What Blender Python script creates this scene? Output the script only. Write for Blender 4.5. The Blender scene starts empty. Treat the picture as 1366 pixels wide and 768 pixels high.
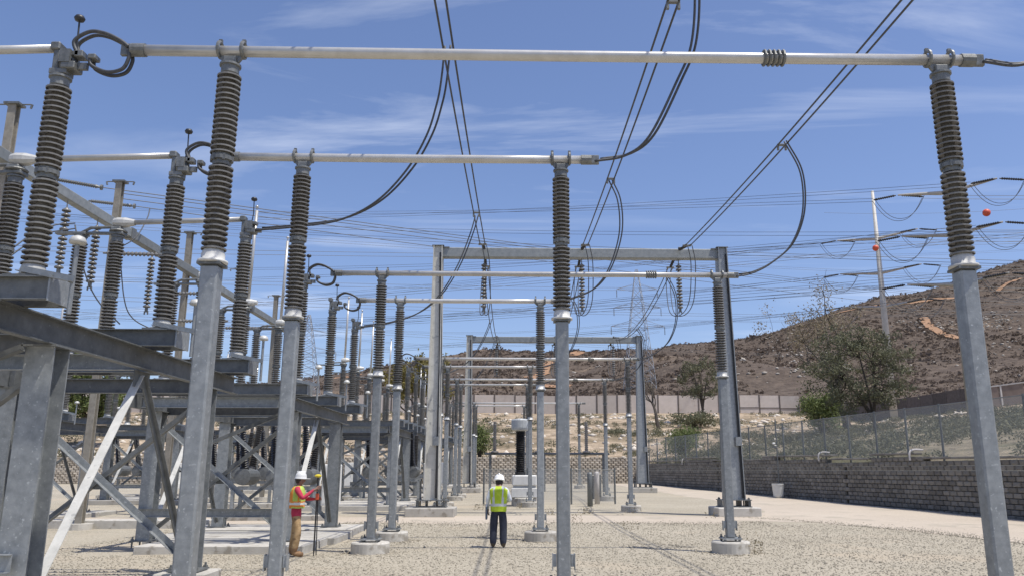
import bpy, math, random
import numpy as np
from mathutils import Vector, Matrix, noise as mnoise
random.seed(7); RNG = np.random.default_rng(11)
SC = bpy.context.scene
COL = SC.collection
R = math.radians

# ------------------------------------------------------------------ camera
F, PX, PY, CH = 1072., 715., 384., 1.85
HY, VX = 627., 688.
PITCH = math.atan((HY-PY)/F); YAW = math.atan((PX-VX)/F*math.cos(PITCH))
cd = bpy.data.cameras.new('camera'); cam = bpy.data.objects.new('camera', cd); COL.objects.link(cam)
cd.sensor_width = 36; cd.lens = F/1366*36; cd.shift_x = -(PX-683)/1366; cd.clip_end = 5000; cd.clip_start = .1
cam.location = (0, 0, CH); cam.rotation_euler = (math.pi/2+PITCH, 0, -YAW)
SC.camera = cam
cf = np.array([math.sin(YAW)*math.cos(PITCH), math.cos(YAW)*math.cos(PITCH), math.sin(PITCH)])
cr = np.array([math.cos(YAW), -math.sin(YAW), 0]); cu = np.cross(cr, cf)
def ray(x, y): return cf+cr*(x-PX)/F-cu*(y-PY)/F
def at(x, y, Y):                                   # photo direction at a chosen depth -> world point
    d = ray(x, y); return np.array([0, 0, CH])+d*Y/d[1]
def row_of(P):                                     # picture row of a world point
    d = np.array(P)-np.array([0, 0, CH]); return PY-F*(d@cu)/(d@cf)

# ------------------------------------------------------------------ world, sun, exposure
SUN = Vector((.34, -.20, 1.)).normalized()
W = bpy.data.worlds.new('World'); SC.world = W; W.use_nodes = True
nt = W.node_tree; nt.nodes.clear()
def N(t, k, **kw):
    n = t.nodes.new(k)
    for a, b in kw.items(): setattr(n, a, b)
    return n
sky = N(nt, 'ShaderNodeTexSky', sky_type='NISHITA', sun_disc=False)
sky.sun_elevation = math.asin(SUN.z); sky.sun_rotation = math.atan2(SUN.x, SUN.y)
sky.air_density = 1.0; sky.dust_density = 1.3; sky.ozone_density = 2.6; sky.altitude = 200
tc = N(nt, 'ShaderNodeTexCoord')
sep = N(nt, 'ShaderNodeSeparateXYZ'); nt.links.new(tc.outputs['Generated'], sep.inputs[0])
mx = N(nt, 'ShaderNodeMath', operation='MAXIMUM'); nt.links.new(sep.outputs[2], mx.inputs[0]); mx.inputs[1].default_value = .06
dv = N(nt, 'ShaderNodeVectorMath', operation='DIVIDE'); nt.links.new(tc.outputs['Generated'], dv.inputs[0])
cb = N(nt, 'ShaderNodeCombineXYZ')
for i in range(3): nt.links.new(mx.outputs[0], cb.inputs[i])
nt.links.new(cb.outputs[0], dv.inputs[1])
mp = N(nt, 'ShaderNodeMapping'); mp.inputs['Rotation'].default_value = (0, 0, R(-24)); mp.inputs['Scale'].default_value = (.42, 1.15, 0); mp.inputs['Location'].default_value = (5.6, 2.2, 0)
nt.links.new(dv.outputs[0], mp.inputs[0])
n1 = N(nt, 'ShaderNodeTexNoise'); n1.inputs['Scale'].default_value = 1.5; n1.inputs['Detail'].default_value = 9; n1.inputs['Roughness'].default_value = .6; n1.inputs['Distortion'].default_value = .6
nt.links.new(mp.outputs[0], n1.inputs['Vector'])
n2 = N(nt, 'ShaderNodeTexNoise'); n2.inputs['Scale'].default_value = .55; n2.inputs['Detail'].default_value = 2
nt.links.new(dv.outputs[0], n2.inputs['Vector'])
r1 = N(nt, 'ShaderNodeMapRange'); r1.inputs[1].default_value = .50; r1.inputs[2].default_value = .80; nt.links.new(n1.outputs[0], r1.inputs[0])
r2 = N(nt, 'ShaderNodeMapRange'); r2.inputs[1].default_value = .47; r2.inputs[2].default_value = .66; nt.links.new(n2.outputs[0], r2.inputs[0])
mm = N(nt, 'ShaderNodeMath', operation='MULTIPLY'); nt.links.new(r1.outputs[0], mm.inputs[0]); nt.links.new(r2.outputs[0], mm.inputs[1])
mm2 = N(nt, 'ShaderNodeMath', operation='MULTIPLY'); nt.links.new(mm.outputs[0], mm2.inputs[0]); mm2.inputs[1].default_value = .40
mix = N(nt, 'ShaderNodeMix', data_type='RGBA'); nt.links.new(mm2.outputs[0], mix.inputs[0])
tint = N(nt, 'ShaderNodeMix', data_type='RGBA', blend_type='MULTIPLY'); tint.inputs[0].default_value = 1.; tint.inputs[7].default_value = (.93, .915, 1.04, 1)
nt.links.new(sky.outputs[0], tint.inputs[6]); nt.links.new(tint.outputs[2], mix.inputs[6]); mix.inputs[7].default_value = (9.0, 9.3, 9.8, 1)
bg = N(nt, 'ShaderNodeBackground'); bg.inputs[1].default_value = .142; nt.links.new(mix.outputs[2], bg.inputs[0])
wo = N(nt, 'ShaderNodeOutputWorld'); nt.links.new(bg.outputs[0], wo.inputs[0])
sl = bpy.data.lights.new('sun', 'SUN'); sl.energy = 4.4; sl.angle = R(.53); sl.color = (1, .955, .88)
so = bpy.data.objects.new('sun', sl); COL.objects.link(so); so.rotation_euler = SUN.to_track_quat('Z', 'Y').to_euler(); so.location = (10, -10, 60)
SC.view_settings.view_transform = 'Standard'; SC.view_settings.look = 'None'; SC.view_settings.gamma = 1; SC.view_settings.exposure = 0.1
SC.render.engine = 'CYCLES'; SC.cycles.max_bounces = 6; SC.cycles.transparent_max_bounces = 12

# ------------------------------------------------------------------ materials
MATS = {}
def material(name, c1, c2=None, scale=5., rough=.6, metal=0., bump=0., bscale=None, detail=6., spots=None, spec=.5, rnd=.14, island=False):
    m = bpy.data.materials.new(name); m.use_nodes = True; t = m.node_tree; b = t.nodes['Principled BSDF']
    b.inputs['Roughness'].default_value = rough; b.inputs['Metallic'].default_value = metal
    b.inputs['Specular IOR Level'].default_value = spec
    co = N(t, 'ShaderNodeTexCoord')
    nz = N(t, 'ShaderNodeTexNoise'); nz.inputs['Scale'].default_value = scale; nz.inputs['Detail'].default_value = detail; nz.inputs['Roughness'].default_value = .65
    t.links.new(co.outputs['Object'], nz.inputs['Vector'])
    rp = N(t, 'ShaderNodeValToRGB'); rp.color_ramp.elements[0].position = .32; rp.color_ramp.elements[1].position = .68
    rp.color_ramp.elements[0].color = (*c1, 1); rp.color_ramp.elements[1].color = (*(c2 or c1), 1)
    t.links.new(nz.outputs[0], rp.inputs[0]); out = rp.outputs[0]
    if spots:                                       # (colour, scale, threshold)
        sc, ss, th = spots
        vn = N(t, 'ShaderNodeTexNoise'); vn.inputs['Scale'].default_value = ss; vn.inputs['Detail'].default_value = 3
        t.links.new(co.outputs['Object'], vn.inputs['Vector'])
        mr = N(t, 'ShaderNodeMapRange'); mr.inputs[1].default_value = th; mr.inputs[2].default_value = th+.08
        t.links.new(vn.outputs[0], mr.inputs[0])
        x = N(t, 'ShaderNodeMix', data_type='RGBA'); t.links.new(mr.outputs[0], x.inputs[0]); t.links.new(out, x.inputs[6]); x.inputs[7].default_value = (*sc, 1); out = x.outputs[2]
    oi = N(t, 'ShaderNodeObjectInfo'); mr_ = N(t, 'ShaderNodeMapRange'); mr_.inputs[3].default_value = 1-rnd; mr_.inputs[4].default_value = 1+rnd; t.links.new(oi.outputs['Random'], mr_.inputs[0]); fac = mr_.outputs[0]
    if island:
        ge = N(t, 'ShaderNodeNewGeometry'); mi = N(t, 'ShaderNodeMapRange'); mi.inputs[3].default_value = .8; mi.inputs[4].default_value = 1.2; t.links.new(ge.outputs['Random Per Island'], mi.inputs[0])
        mu = N(t, 'ShaderNodeMath', operation='MULTIPLY'); t.links.new(fac, mu.inputs[0]); t.links.new(mi.outputs[0], mu.inputs[1]); fac = mu.outputs[0]
    vm = N(t, 'ShaderNodeVectorMath', operation='SCALE'); t.links.new(out, vm.inputs[0]); t.links.new(fac, vm.inputs['Scale']); out = vm.outputs[0]
    t.links.new(out, b.inputs['Base Color'])
    if bump:
        bn = N(t, 'ShaderNodeTexNoise'); bn.inputs['Scale'].default_value = bscale or scale*4; bn.inputs['Detail'].default_value = 4
        t.links.new(co.outputs['Object'], bn.inputs['Vector'])
        bp = N(t, 'ShaderNodeBump'); bp.inputs['Strength'].default_value = bump; bp.inputs['Distance'].default_value = .02
        t.links.new(bn.outputs[0], bp.inputs['Height']); t.links.new(bp.outputs[0], b.inputs['Normal'])
    MATS[name] = m
    return m
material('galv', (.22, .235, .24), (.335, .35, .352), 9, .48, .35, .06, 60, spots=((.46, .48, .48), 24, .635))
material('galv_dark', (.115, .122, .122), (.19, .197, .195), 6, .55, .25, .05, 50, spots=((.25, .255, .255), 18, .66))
material('galv_sunlit', (.46, .455, .42), (.62, .61, .565), 5, .5, .1, .05, 50, spots=((.36, .36, .34), 9, .62))  # galvanised steel with the sun on its upper flange put into the colour
material('column_steel', (.44, .43, .385), (.56, .55, .50), 4, .55, .2, .05, 40, spots=((.33, .33, .31), 6, .62))
material('aluminium', (.43, .42, .39), (.53, .52, .49), 5, .30, .3, .02, 60, spec=.8)
material('bracket', (.13, .135, .13), (.23, .235, .225), 14, .5, .4, .08, 60)
material('porcelain', (.135, .132, .124), (.205, .20, .188), 7, .36, 0, 0, spec=.4)
material('pole_tan', (.22, .20, .165), (.33, .305, .255), 5, .8, 0, .15, 30)
material('porcelain_old', (.17, .155, .135), (.25, .23, .20), 7, .45, 0, 0)
material('cap_pale', (.46, .46, .43), (.60, .59, .55), 12, .5, .1, .04)
material('cable', (.05, .052, .055), (.09, .092, .095), 30, .55, .3)
material('wire', (.10, .105, .115), (.14, .145, .15), 10, .6, .1)
material('black_rubber', (.018, .018, .02), (.035, .035, .036), 12, .45)
material('white_paint', (.66, .66, .63), (.76, .76, .73), 6, .45, 0, .02)
material('grey_paint', (.33, .35, .36), (.42, .44, .45), 6, .5)
material('concrete', (.38, .36, .315), (.52, .495, .44), 2.2, .9, 0, .3, 40, spots=((.29, .265, .22), 3.2, .58))
material('wood_pole', (.24, .20, .15), (.36, .31, .25), 5, .85, 0, .2, 30)
material('pole_white', (.42, .395, .35), (.52, .495, .445), 2, .6)
material('tower_steel', (.34, .36, .38), (.42, .44, .46), 2, .6, .2)
material('marker_red', (.62, .09, .04), (.72, .13, .06), 3, .5)
material('block_shaded', (.15, .14, .122), (.23, .215, .19), 1.3, .95, 0, .6, 22, spots=((.12, .11, .10), 2.2, .60), rnd=.25, island=True)  # wall face turned from the sun: its shade is mixed into the colour
material('block_sunlit', (.36, .31, .24), (.50, .44, .36), 1.2, .95, 0, .6, 20, island=True)  # same kind of block, lighter because sunlight is painted into the colour
material('fence_steel', (.13, .14, .14), (.20, .21, .205), 8, .55, .3)
material('panel_pale', (.50, .44, .38), (.58, .51, .45), .9, .9, 0, .1, 12, spots=((.45, .38, .33), .5, .62))
material('panel_brown', (.20, .155, .125), (.29, .23, .19), .7, .9, 0, .15, 10)
material('timber_dark', (.10, .085, .075), (.16, .135, .12), 3, .9)
material('rail_pale', (.50, .47, .43), (.60, .57, .53), 3, .8)
material('trunk', (.055, .045, .036), (.12, .10, .08), 6, .9, 0, .5, 30)
material('stone', (.24, .215, .165), (.42, .375, .295), 3.3, .9, 0, .3, 60, spots=((.16, .145, .115), 2.6, .645))
material('galv_mid', (.19, .205, .205), (.28, .295, .29), 5, .55, .25, .05, 50)
material('pale_stone', (.42, .37, .30), (.60, .54, .46), .4, .95)
material('boulder', (.28, .25, .21), (.46, .42, .36), .2, .95, 0, .5, 2)
material('skin', (.20, .105, .07), (.24, .13, .09), 12, .5)
material('hair', (.02, .015, .012), (.03, .025, .02), 40, .6)
material('hat_white', (.78, .78, .76), (.82, .82, .80), 6, .3)
material('red_cloth', (.36, .025, .055), (.48, .04, .08), 14, .85, 0, .3, 20)
material('white_cloth', (.55, .58, .62), (.68, .70, .73), 12, .85, 0, .3, 20)
material('lime_dull', (.34, .46, .08), (.46, .58, .14), 12, .85)
material('lime_cloth', (.43, .58, .02), (.56, .70, .05), 10, .8, 0, .8, 9)
material('orange_cloth', (.60, .20, .03), (.70, .28, .05), 10, .8)
material('silver_tape', (.55, .57, .58), (.66, .68, .68), 12, .35)
material('navy_cloth', (.016, .02, .035), (.032, .038, .06), 10, .85, 0, .35, 18)
material('khaki_cloth', (.30, .19, .085), (.46, .32, .17), 5, .85, 0, .6, 12, spots=((.19, .12, .06), 7, .56))
material('boot', (.20, .11, .05), (.30, .18, .09), 12, .7)
material('boot_dark', (.05, .04, .03), (.09, .07, .05), 12, .7)
material('yellow_paint', (.72, .58, .03), (.78, .64, .06), 8, .5)
material('bin_white', (.62, .62, .58), (.70, .70, .66), 4, .5)
material('blue_bag', (.10, .13, .18), (.17, .21, .27), 10, .7)
material('conductor_old', (.13, .13, .13), (.2, .2, .2), 10, .6)

def leaf_mat(name, a, b_, tr=.25):
    m = bpy.data.materials.new(name); m.use_nodes = True; t = m.node_tree; b = t.nodes['Principled BSDF']
    co = N(t, 'ShaderNodeTexCoord'); nz = N(t, 'ShaderNodeTexNoise'); nz.inputs['Scale'].default_value = .9; nz.inputs['Detail'].default_value = 8; nz.inputs['Roughness'].default_value = .8
    t.links.new(co.outputs['Object'], nz.inputs['Vector'])
    rp = N(t, 'ShaderNodeValToRGB'); rp.color_ramp.elements[0].position = .3; rp.color_ramp.elements[1].position = .7
    rp.color_ramp.elements[0].color = (*a, 1); rp.color_ramp.elements[1].color = (*b_, 1)
    t.links.new(nz.outputs[0], rp.inputs[0]); t.links.new(rp.outputs[0], b.inputs['Base Color'])
    b.inputs['Roughness'].default_value = .7; b.inputs['Specular IOR Level'].default_value = .25
    tl = N(t, 'ShaderNodeBsdfTranslucent'); t.links.new(rp.outputs[0], tl.inputs[0])
    ms = N(t, 'ShaderNodeMixShader'); ms.inputs[0].default_value = tr
    t.links.new(b.outputs[0], ms.inputs[1]); t.links.new(tl.outputs[0], ms.inputs[2]); t.links.new(ms.outputs[0], t.nodes['Material Output'].inputs[0])
    MATS[name] = m
leaf_mat('leaf_olive', (.088, .092, .052), (.205, .205, .125))
leaf_mat('leaf_green', (.095, .125, .04), (.20, .235, .09))
leaf_mat('leaf_yellow', (.13, .12, .035), (.24, .20, .07))
leaf_mat('leaf_dry', (.20, .17, .11), (.33, .28, .19))
leaf_mat('leaf_brush', (.10, .10, .062), (.21, .20, .125))
leaf_mat('leaf_bank', (.095, .098, .058), (.20, .195, .12))
leaf_mat('chaparral', (.115, .086, .066), (.185, .143, .11), .3)

def chain_mat():
    m = bpy.data.materials.new('chain_link'); m.use_nodes = True; t = m.node_tree; b = t.nodes['Principled BSDF']
    b.inputs['Base Color'].default_value = (.46, .475, .455, 1); b.inputs['Roughness'].default_value = .5; b.inputs['Metallic'].default_value = .2
    uv = N(t, 'ShaderNodeUVMap'); sp = N(t, 'ShaderNodeSeparateXYZ'); t.links.new(uv.outputs[0], sp.inputs[0])
    outs = []
    for op in ('ADD', 'SUBTRACT'):
        a = N(t, 'ShaderNodeMath', operation=op); t.links.new(sp.outputs[0], a.inputs[0]); t.links.new(sp.outputs[1], a.inputs[1])
        d = N(t, 'ShaderNodeMath', operation='MULTIPLY'); t.links.new(a.outputs[0], d.inputs[0]); d.inputs[1].default_value = 1/.075
        fr = N(t, 'ShaderNodeMath', operation='FRACT'); t.links.new(d.outputs[0], fr.inputs[0])
        c = N(t, 'ShaderNodeMath', operation='LESS_THAN'); t.links.new(fr.outputs[0], c.inputs[0]); c.inputs[1].default_value = .165
        outs.append(c)
    mxn = N(t, 'ShaderNodeMath', operation='MAXIMUM'); t.links.new(outs[0].outputs[0], mxn.inputs[0]); t.links.new(outs[1].outputs[0], mxn.inputs[1])
    t.links.new(mxn.outputs[0], b.inputs['Alpha']); MATS['chain_link'] = m
chain_mat()

def ground_mat(name, dark, mid, light, pebble=26., contrast=1., patch=None, bump=.7, scratch=None):
    """gravel / dirt: broad tone drift, pebbles, dark stones"""
    m = bpy.data.materials.new(name); m.use_nodes = True; t = m.node_tree; b = t.nodes['Principled BSDF']; b.inputs['Roughness'].default_value = .95; b.inputs['Specular IOR Level'].default_value = .2
    co = N(t, 'ShaderNodeTexCoord')
    big = N(t, 'ShaderNodeTexNoise'); big.inputs['Scale'].default_value = .22; big.inputs['Detail'].default_value = 7; big.inputs['Roughness'].default_value = .62; t.links.new(co.outputs['Object'], big.inputs['Vector'])
    rp = N(t, 'ShaderNodeValToRGB'); e = rp.color_ramp.elements; e[0].position = .3; e[1].position = .72; e[0].color = (*mid, 1); e[1].color = (*light, 1); t.links.new(big.outputs[0], rp.inputs[0])
    vo = N(t, 'ShaderNodeTexVoronoi'); vo.inputs['Scale'].default_value = pebble; t.links.new(co.outputs['Object'], vo.inputs['Vector'])
    sr = N(t, 'ShaderNodeSeparateColor'); t.links.new(vo.outputs['Color'], sr.inputs[0])
    r3 = N(t, 'ShaderNodeMapRange'); r3.inputs[1].default_value = .60; r3.inputs[2].default_value = 1.; r3.inputs[4].default_value = .75*contrast; t.links.new(sr.outputs[0], r3.inputs[0])
    x = N(t, 'ShaderNodeMix', data_type='RGBA'); t.links.new(r3.outputs[0], x.inputs[0]); t.links.new(rp.outputs[0], x.inputs[6]); x.inputs[7].default_value = (*dark, 1)
    r4 = N(t, 'ShaderNodeMapRange'); r4.inputs[1].default_value = .7; r4.inputs[2].default_value = 1.; r4.inputs[4].default_value = .55*contrast; t.links.new(sr.outputs[1], r4.inputs[0])
    x2 = N(t, 'ShaderNodeMix', data_type='RGBA'); t.links.new(r4.outputs[0], x2.inputs[0]); t.links.new(x.outputs[2], x2.inputs[6]); x2.inputs[7].default_value = (min(1, light[0]*1.3), min(1, light[1]*1.3), min(1, light[2]*1.32), 1)
    out = x2.outputs[2]
    if patch:
        col, sc, th = patch
        pn = N(t, 'ShaderNodeTexNoise'); pn.inputs['Scale'].default_value = sc; pn.inputs['Detail'].default_value = 6; pn.inputs['Roughness'].default_value = .65; t.links.new(co.outputs['Object'], pn.inputs['Vector'])
        mr = N(t, 'ShaderNodeMapRange'); mr.inputs[1].default_value = th; mr.inputs[2].default_value = th+.1; mr.inputs[4].default_value = .85; t.links.new(pn.outputs[0], mr.inputs[0])
        x3 = N(t, 'ShaderNodeMix', data_type='RGBA'); t.links.new(mr.outputs[0], x3.inputs[0]); t.links.new(out, x3.inputs[6]); x3.inputs[7].default_value = (*col, 1); out = x3.outputs[2]
    t.links.new(out, b.inputs['Base Color'])
    fn = N(t, 'ShaderNodeTexNoise'); fn.inputs['Scale'].default_value = pebble*1.1; fn.inputs['Detail'].default_value = 4; t.links.new(co.outputs['Object'], fn.inputs['Vector'])
    bp = N(t, 'ShaderNodeBump'); bp.inputs['Strength'].default_value = bump; bp.inputs['Distance'].default_value = .6/pebble; t.links.new(fn.outputs[0], bp.inputs['Height']); t.links.new(bp.outputs[0], b.inputs['Normal'])
    MATS[name] = m
ground_mat('gravel', (.15, .132, .098), (.335, .298, .226), (.435, .39, .305), 32, .9, patch=((.42, .36, .27), .17, .54))
ground_mat('road_dirt', (.33, .28, .22), (.43, .37, .295), (.50, .435, .35), 26, .55, bump=.3, patch=((.36, .32, .255), .45, .56))
ground_mat('slope_dirt', (.15, .11, .07), (.30, .23, .155), (.46, .37, .265), 1.1, .95, ((.17, .135, .085), .10, .50), 1.)
ground_mat('brush_dirt', (.10, .088, .058), (.19, .16, .11), (.29, .245, .17), 1.2, .7, ((.12, .115, .065), .12, .48), 1.)
ground_mat('hill_dirt', (.07, .053, .041), (.08, .061, .048), (.135, .105, .08), .35, .6, ((.20, .15, .105), .022, .58), 1.)
ground_mat('trail_dirt', (.20, .11, .065), (.29, .17, .10), (.37, .235, .145), .5, .4)
ground_mat('far_dirt', (.30, .25, .19), (.34, .29, .22), (.40, .35, .28), 2., .4)

# ------------------------------------------------------------------ mesh building
def me(name, v, f, mat=None, smooth=False, midx=None):
    m = bpy.data.meshes.new(name); m.from_pydata([tuple(map(float, p)) for p in v], [], [tuple(map(int, q)) for q in f])
    mats = mat if isinstance(mat, (list, tuple)) else [mat]
    for a in mats:
        if a: m.materials.append(MATS[a])
    if midx is not None: m.polygons.foreach_set('material_index', midx)
    if smooth: m.polygons.foreach_set('use_smooth', [True]*len(m.polygons))
    m.update(); return m
def ob(name, mesh, parent=None, loc=(0, 0, 0), rot=(0, 0, 0), scale=None):
    o = bpy.data.objects.new(name, mesh); COL.objects.link(o); o.location = loc; o.rotation_euler = rot
    if scale: o.scale = scale
    if parent: o.parent = parent
    return o
def tag(o, label, cat, group=None, kind=None):
    if label: o['label'] = label
    if cat: o['category'] = cat
    if group: o['group'] = group
    if kind: o['kind'] = kind
    return o
def thing(name, label, cat, loc=(0, 0, 0), rz=0, group=None):
    o = ob(name, None, None, loc, (0, 0, rz)); o.empty_display_size = .2; return tag(o, label, cat, group)
def struct(o): o['kind'] = 'structure'; return o
def copy_tree(o, parent=None):
    c = o.copy(); COL.objects.link(c); c.parent = parent
    for ch in list(o.children): copy_tree(ch, c)
    return c
class MB:
    def __init__(s): s.v = []; s.f = []
    def add(s, v, f):
        n = len(s.v); s.v += [tuple(p) for p in v]; s.f += [tuple(i+n for i in q) for q in f]; return s
    def box(s, c, d, M=None, b=0.):
        x, y, z = d[0]/2, d[1]/2, d[2]/2
        if b:                                        # chamfered vertical-ish box (12 edges cut by insetting corners)
            V = []; 
            for sx in (-1, 1):
                for sy in (-1, 1):
                    for sz in (-1, 1): V += [(sx*(x-b), sy*(y-b), sz*z), (sx*(x-b), sy*y, sz*(z-b)), (sx*x, sy*(y-b), sz*(z-b))]
            idx = lambda sx, sy, sz, k: ((sx > 0)*4+(sy > 0)*2+(sz > 0))*3+k
            Fc = []
            q = lambda pts: Fc.append(pts)
            for sz in (-1, 1): q([idx(-1, -1, sz, 0), idx(1, -1, sz, 0), idx(1, 1, sz, 0), idx(-1, 1, sz, 0)][::sz])
            for sy in (-1, 1): q([idx(-1, sy, -1, 1), idx(1, sy, -1, 1), idx(1, sy, 1, 1), idx(-1, sy, 1, 1)][::-sy])
            for sx in (-1, 1): q([idx(sx, -1, -1, 2), idx(sx, 1, -1, 2), idx(sx, 1, 1, 2), idx(sx, -1, 1, 2)][::sx])
            for sy in (-1, 1):
                for sz in (-1, 1): q([idx(-1, sy, sz, 0), idx(1, sy, sz, 0), idx(1, sy, sz, 1), idx(-1, sy, sz, 1)][::sy*sz])
            for sx in (-1, 1):
                for sz in (-1, 1): q([idx(sx, -1, sz, 0), idx(sx, 1, sz, 0), idx(sx, 1, sz, 2), idx(sx, -1, sz, 2)][::-sx*sz])
            for sx in (-1, 1):
                for sy in (-1, 1): q([idx(sx, sy, -1, 1), idx(sx, sy, 1, 1), idx(sx, sy, 1, 2), idx(sx, sy, -1, 2)][::-sx*sy])
            for sx in (-1, 1):
                for sy in (-1, 1):
                    for sz in (-1, 1): q([idx(sx, sy, sz, 0), idx(sx, sy, sz, 1), idx(sx, sy, sz, 2)][::-sx*sy*sz])
        else:
            V = [(-x, -y, -z), (x, -y, -z), (x, y, -z), (-x, y, -z), (-x, -y, z), (x, -y, z), (x, y, z), (-x, y, z)]
            Fc = [(0, 3, 2, 1), (4, 5, 6, 7), (0, 1, 5, 4), (1, 2, 6, 5), (2, 3, 7, 6), (3, 0, 4, 7)]
        c = Vector(c)
        V = [(M @ Vector(p) if M else Vector(p))+c for p in V]
        return s.add(V, Fc)
    def ext(s, a, b, prof, up=(0, 0, 1), prof2=None):
        """extrude a closed profile [(side, up)] from a to b; prof2 = profile at b"""
        a = Vector(a); b = Vector(b); d = (b-a).normalized(); u = Vector(up)
        sd = d.cross(u)
        if sd.length < 1e-4: sd = d.cross(Vector((0, 1, 0)))
        sd.normalize(); u = sd.cross(d).normalized(); n = len(prof); p2 = prof2 or prof
        V = [a+sd*p[0]+u*p[1] for p in prof]+[b+sd*p[0]+u*p[1] for p in p2]
        Fc = [(i, (i+1) % n, n+(i+1) % n, n+i) for i in range(n)]
        Fc += [tuple(range(n))[::-1], tuple(range(n, 2*n))]
        return s.add(V, Fc)
    def bar(s, a, b, w, h=None, up=(0, 0, 1)):
        h = h or w; return s.ext(a, b, [(-w/2, -h/2), (w/2, -h/2), (w/2, h/2), (-w/2, h/2)], up)
    def tube(s, path, r, n=8, cap=True):
        P = [Vector(p) for p in path]; m = len(P); base = len(s.v); nrm = None
        for i, p in enumerate(P):
            t = (P[min(i+1, m-1)]-P[max(i-1, 0)]).normalized()
            if nrm is None:
                nrm = t.cross(Vector((0, 0, 1)));
                if nrm.length < 1e-3: nrm = t.cross(Vector((0, 1, 0)))
            nrm = (nrm-t*nrm.dot(t)).normalized(); bi = t.cross(nrm)
            rr = r[i] if isinstance(r, (list, tuple)) else r
            for k in range(n):
                a = 2*math.pi*k/n; s.v.append(tuple(p+nrm*math.cos(a)*rr+bi*math.sin(a)*rr))
        for i in range(m-1):
            for k in range(n):
                s.f.append((base+i*n+k, base+i*n+(k+1) % n, base+(i+1)*n+(k+1) % n, base+(i+1)*n+k))
        if cap:
            s.f.append(tuple(base+k for k in range(n))[::-1]); s.f.append(tuple(base+(m-1)*n+k for k in range(n)))
        return s
    def lathe(s, prof, n=16, c=(0, 0, 0), M=None):
        base = len(s.v); c = Vector(c)
        for r, z in prof:
            for k in range(n):
                a = 2*math.pi*k/n; p = Vector((r*math.cos(a), r*math.sin(a), z))
                s.v.append(tuple((M @ p if M else p)+c))
        for i in range(len(prof)-1):
            for k in range(n): s.f.append((base+i*n+k, base+i*n+(k+1) % n, base+(i+1)*n+(k+1) % n, base+(i+1)*n+k))
        s.f.append(tuple(base+k for k in range(n))[::-1]); m = len(prof)-1
        s.f.append(tuple(base+m*n+k for k in range(n))); return s
    def mesh(s, name, mat, smooth=False): return me(name, s.v, s.f, mat, smooth)
    def build(s, name, mat, parent=None, loc=(0, 0, 0), rot=(0, 0, 0), smooth=False): return ob(name, s.mesh(name, mat, smooth), parent, loc, rot)
def smooth_path(pts, n=8):
    P = [np.array(p, float) for p in pts]; P = [2*P[0]-P[1]]+P+[2*P[-1]-P[-2]]; out = []
    for i in range(1, len(P)-2):
        for k in range(n):
            t = k/n; a, b, c, d = P[i-1], P[i], P[i+1], P[i+2]
            out.append(.5*((2*b)+(c-a)*t+(2*a-5*b+4*c-d)*t*t+(3*b-a-3*c+d)*t**3))
    return out+[P[-2]]
def cprof(w, h, t, flip=1):      # channel, open toward +side (flip)
    p = [(0, -h/2), (w, -h/2), (w, -h/2+t), (t, -h/2+t), (t, h/2-t), (w, h/2-t), (w, h/2), (0, h/2)]
    return [(x*flip, y) for x, y in p] if flip > 0 else [(-x, y) for x, y in p][::-1]
def iprof(w, h, t):              # I / H section, web along "up"
    a = t/2
    return [(-w/2, -h/2), (w/2, -h/2), (w/2, -h/2+t), (a, -h/2+t), (a, h/2-t), (w/2, h/2-t), (w/2, h/2), (-w/2, h/2), (-w/2, h/2-t), (-a, h/2-t), (-a, -h/2+t), (-w/2, -h/2+t)]
def lprof(w, h, t): return [(0, 0), (w, 0), (w, t), (t, t), (t, h), (0, h)]

def gz(Y): return max(0., .012*(Y-25))              # the yard rises a little away from the gate end

# ------------------------------------------------------------------ terrain
def wallx(Y): return 18.75-.1455*(Y-30.3)           # line of the retaining wall
YB = 78.6                                           # back retaining wall
RX = [-900, -300, -124, -60, -23, 85, 148, 192, 246, 331, 420, 900]; RZ = [40, 44, 55, 67, 74.5, 75, 84.5, 97.5, 111, 136.5, 158, 190]
def zfun(X, Y):
    d = max(Y-YB, X-wallx(Y), 0.)
    z = 2.18+.14*min(d, 74)
    z += .35*mnoise.noise(Vector((X*.06, Y*.06, 3)))*min(1, d/10)
    if Y > 160:
        t = (Y-160)/340; rz = np.interp(X, RX, RZ)
        t1 = min(t, 1.)
        h = 13+(rz-13)*(t1**1.05)
        h += (7*mnoise.noise(Vector((X*.012, Y*.012, .3)))+3.2*mnoise.noise(Vector((X*.035, Y*.035, 1.3)))+1.2*mnoise.noise(Vector((X*.1, Y*.1, 2.3))))*min(1, t*2.4)*(1 if t < .93 else max(.35, 1-(t-.93)*5))
        h -= 4.5*(1-abs(mnoise.noise(Vector((X*.016+Y*.004, Y*.004, 8.1))))*2.2)*min(1, t*3)*(1 if t < .85 else max(0, 1-(t-.85)*7))
        if t > 1: h -= 30*(t-1)
        z = z*(1-min(1, t*12))+h*min(1, t*12)
    return z
def grid_mesh(name, xs, ys, fn, mat):
    V = [fn(x, y) for y in ys for x in xs]; n = len(xs)
    Fc = [(j*n+i, j*n+i+1, (j+1)*n+i+1, (j+1)*n+i) for j in range(len(ys)-1) for i in range(n-1)]
    return me(name, V, Fc, mat, True)
struct(ob('ground', me('ground', [(-2500, -2500, -.6), (2500, -2500, -.6), (2500, 2500, -.6), (-2500, 2500, -.6)], [(0, 1, 2, 3)], 'far_dirt')))
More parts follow.
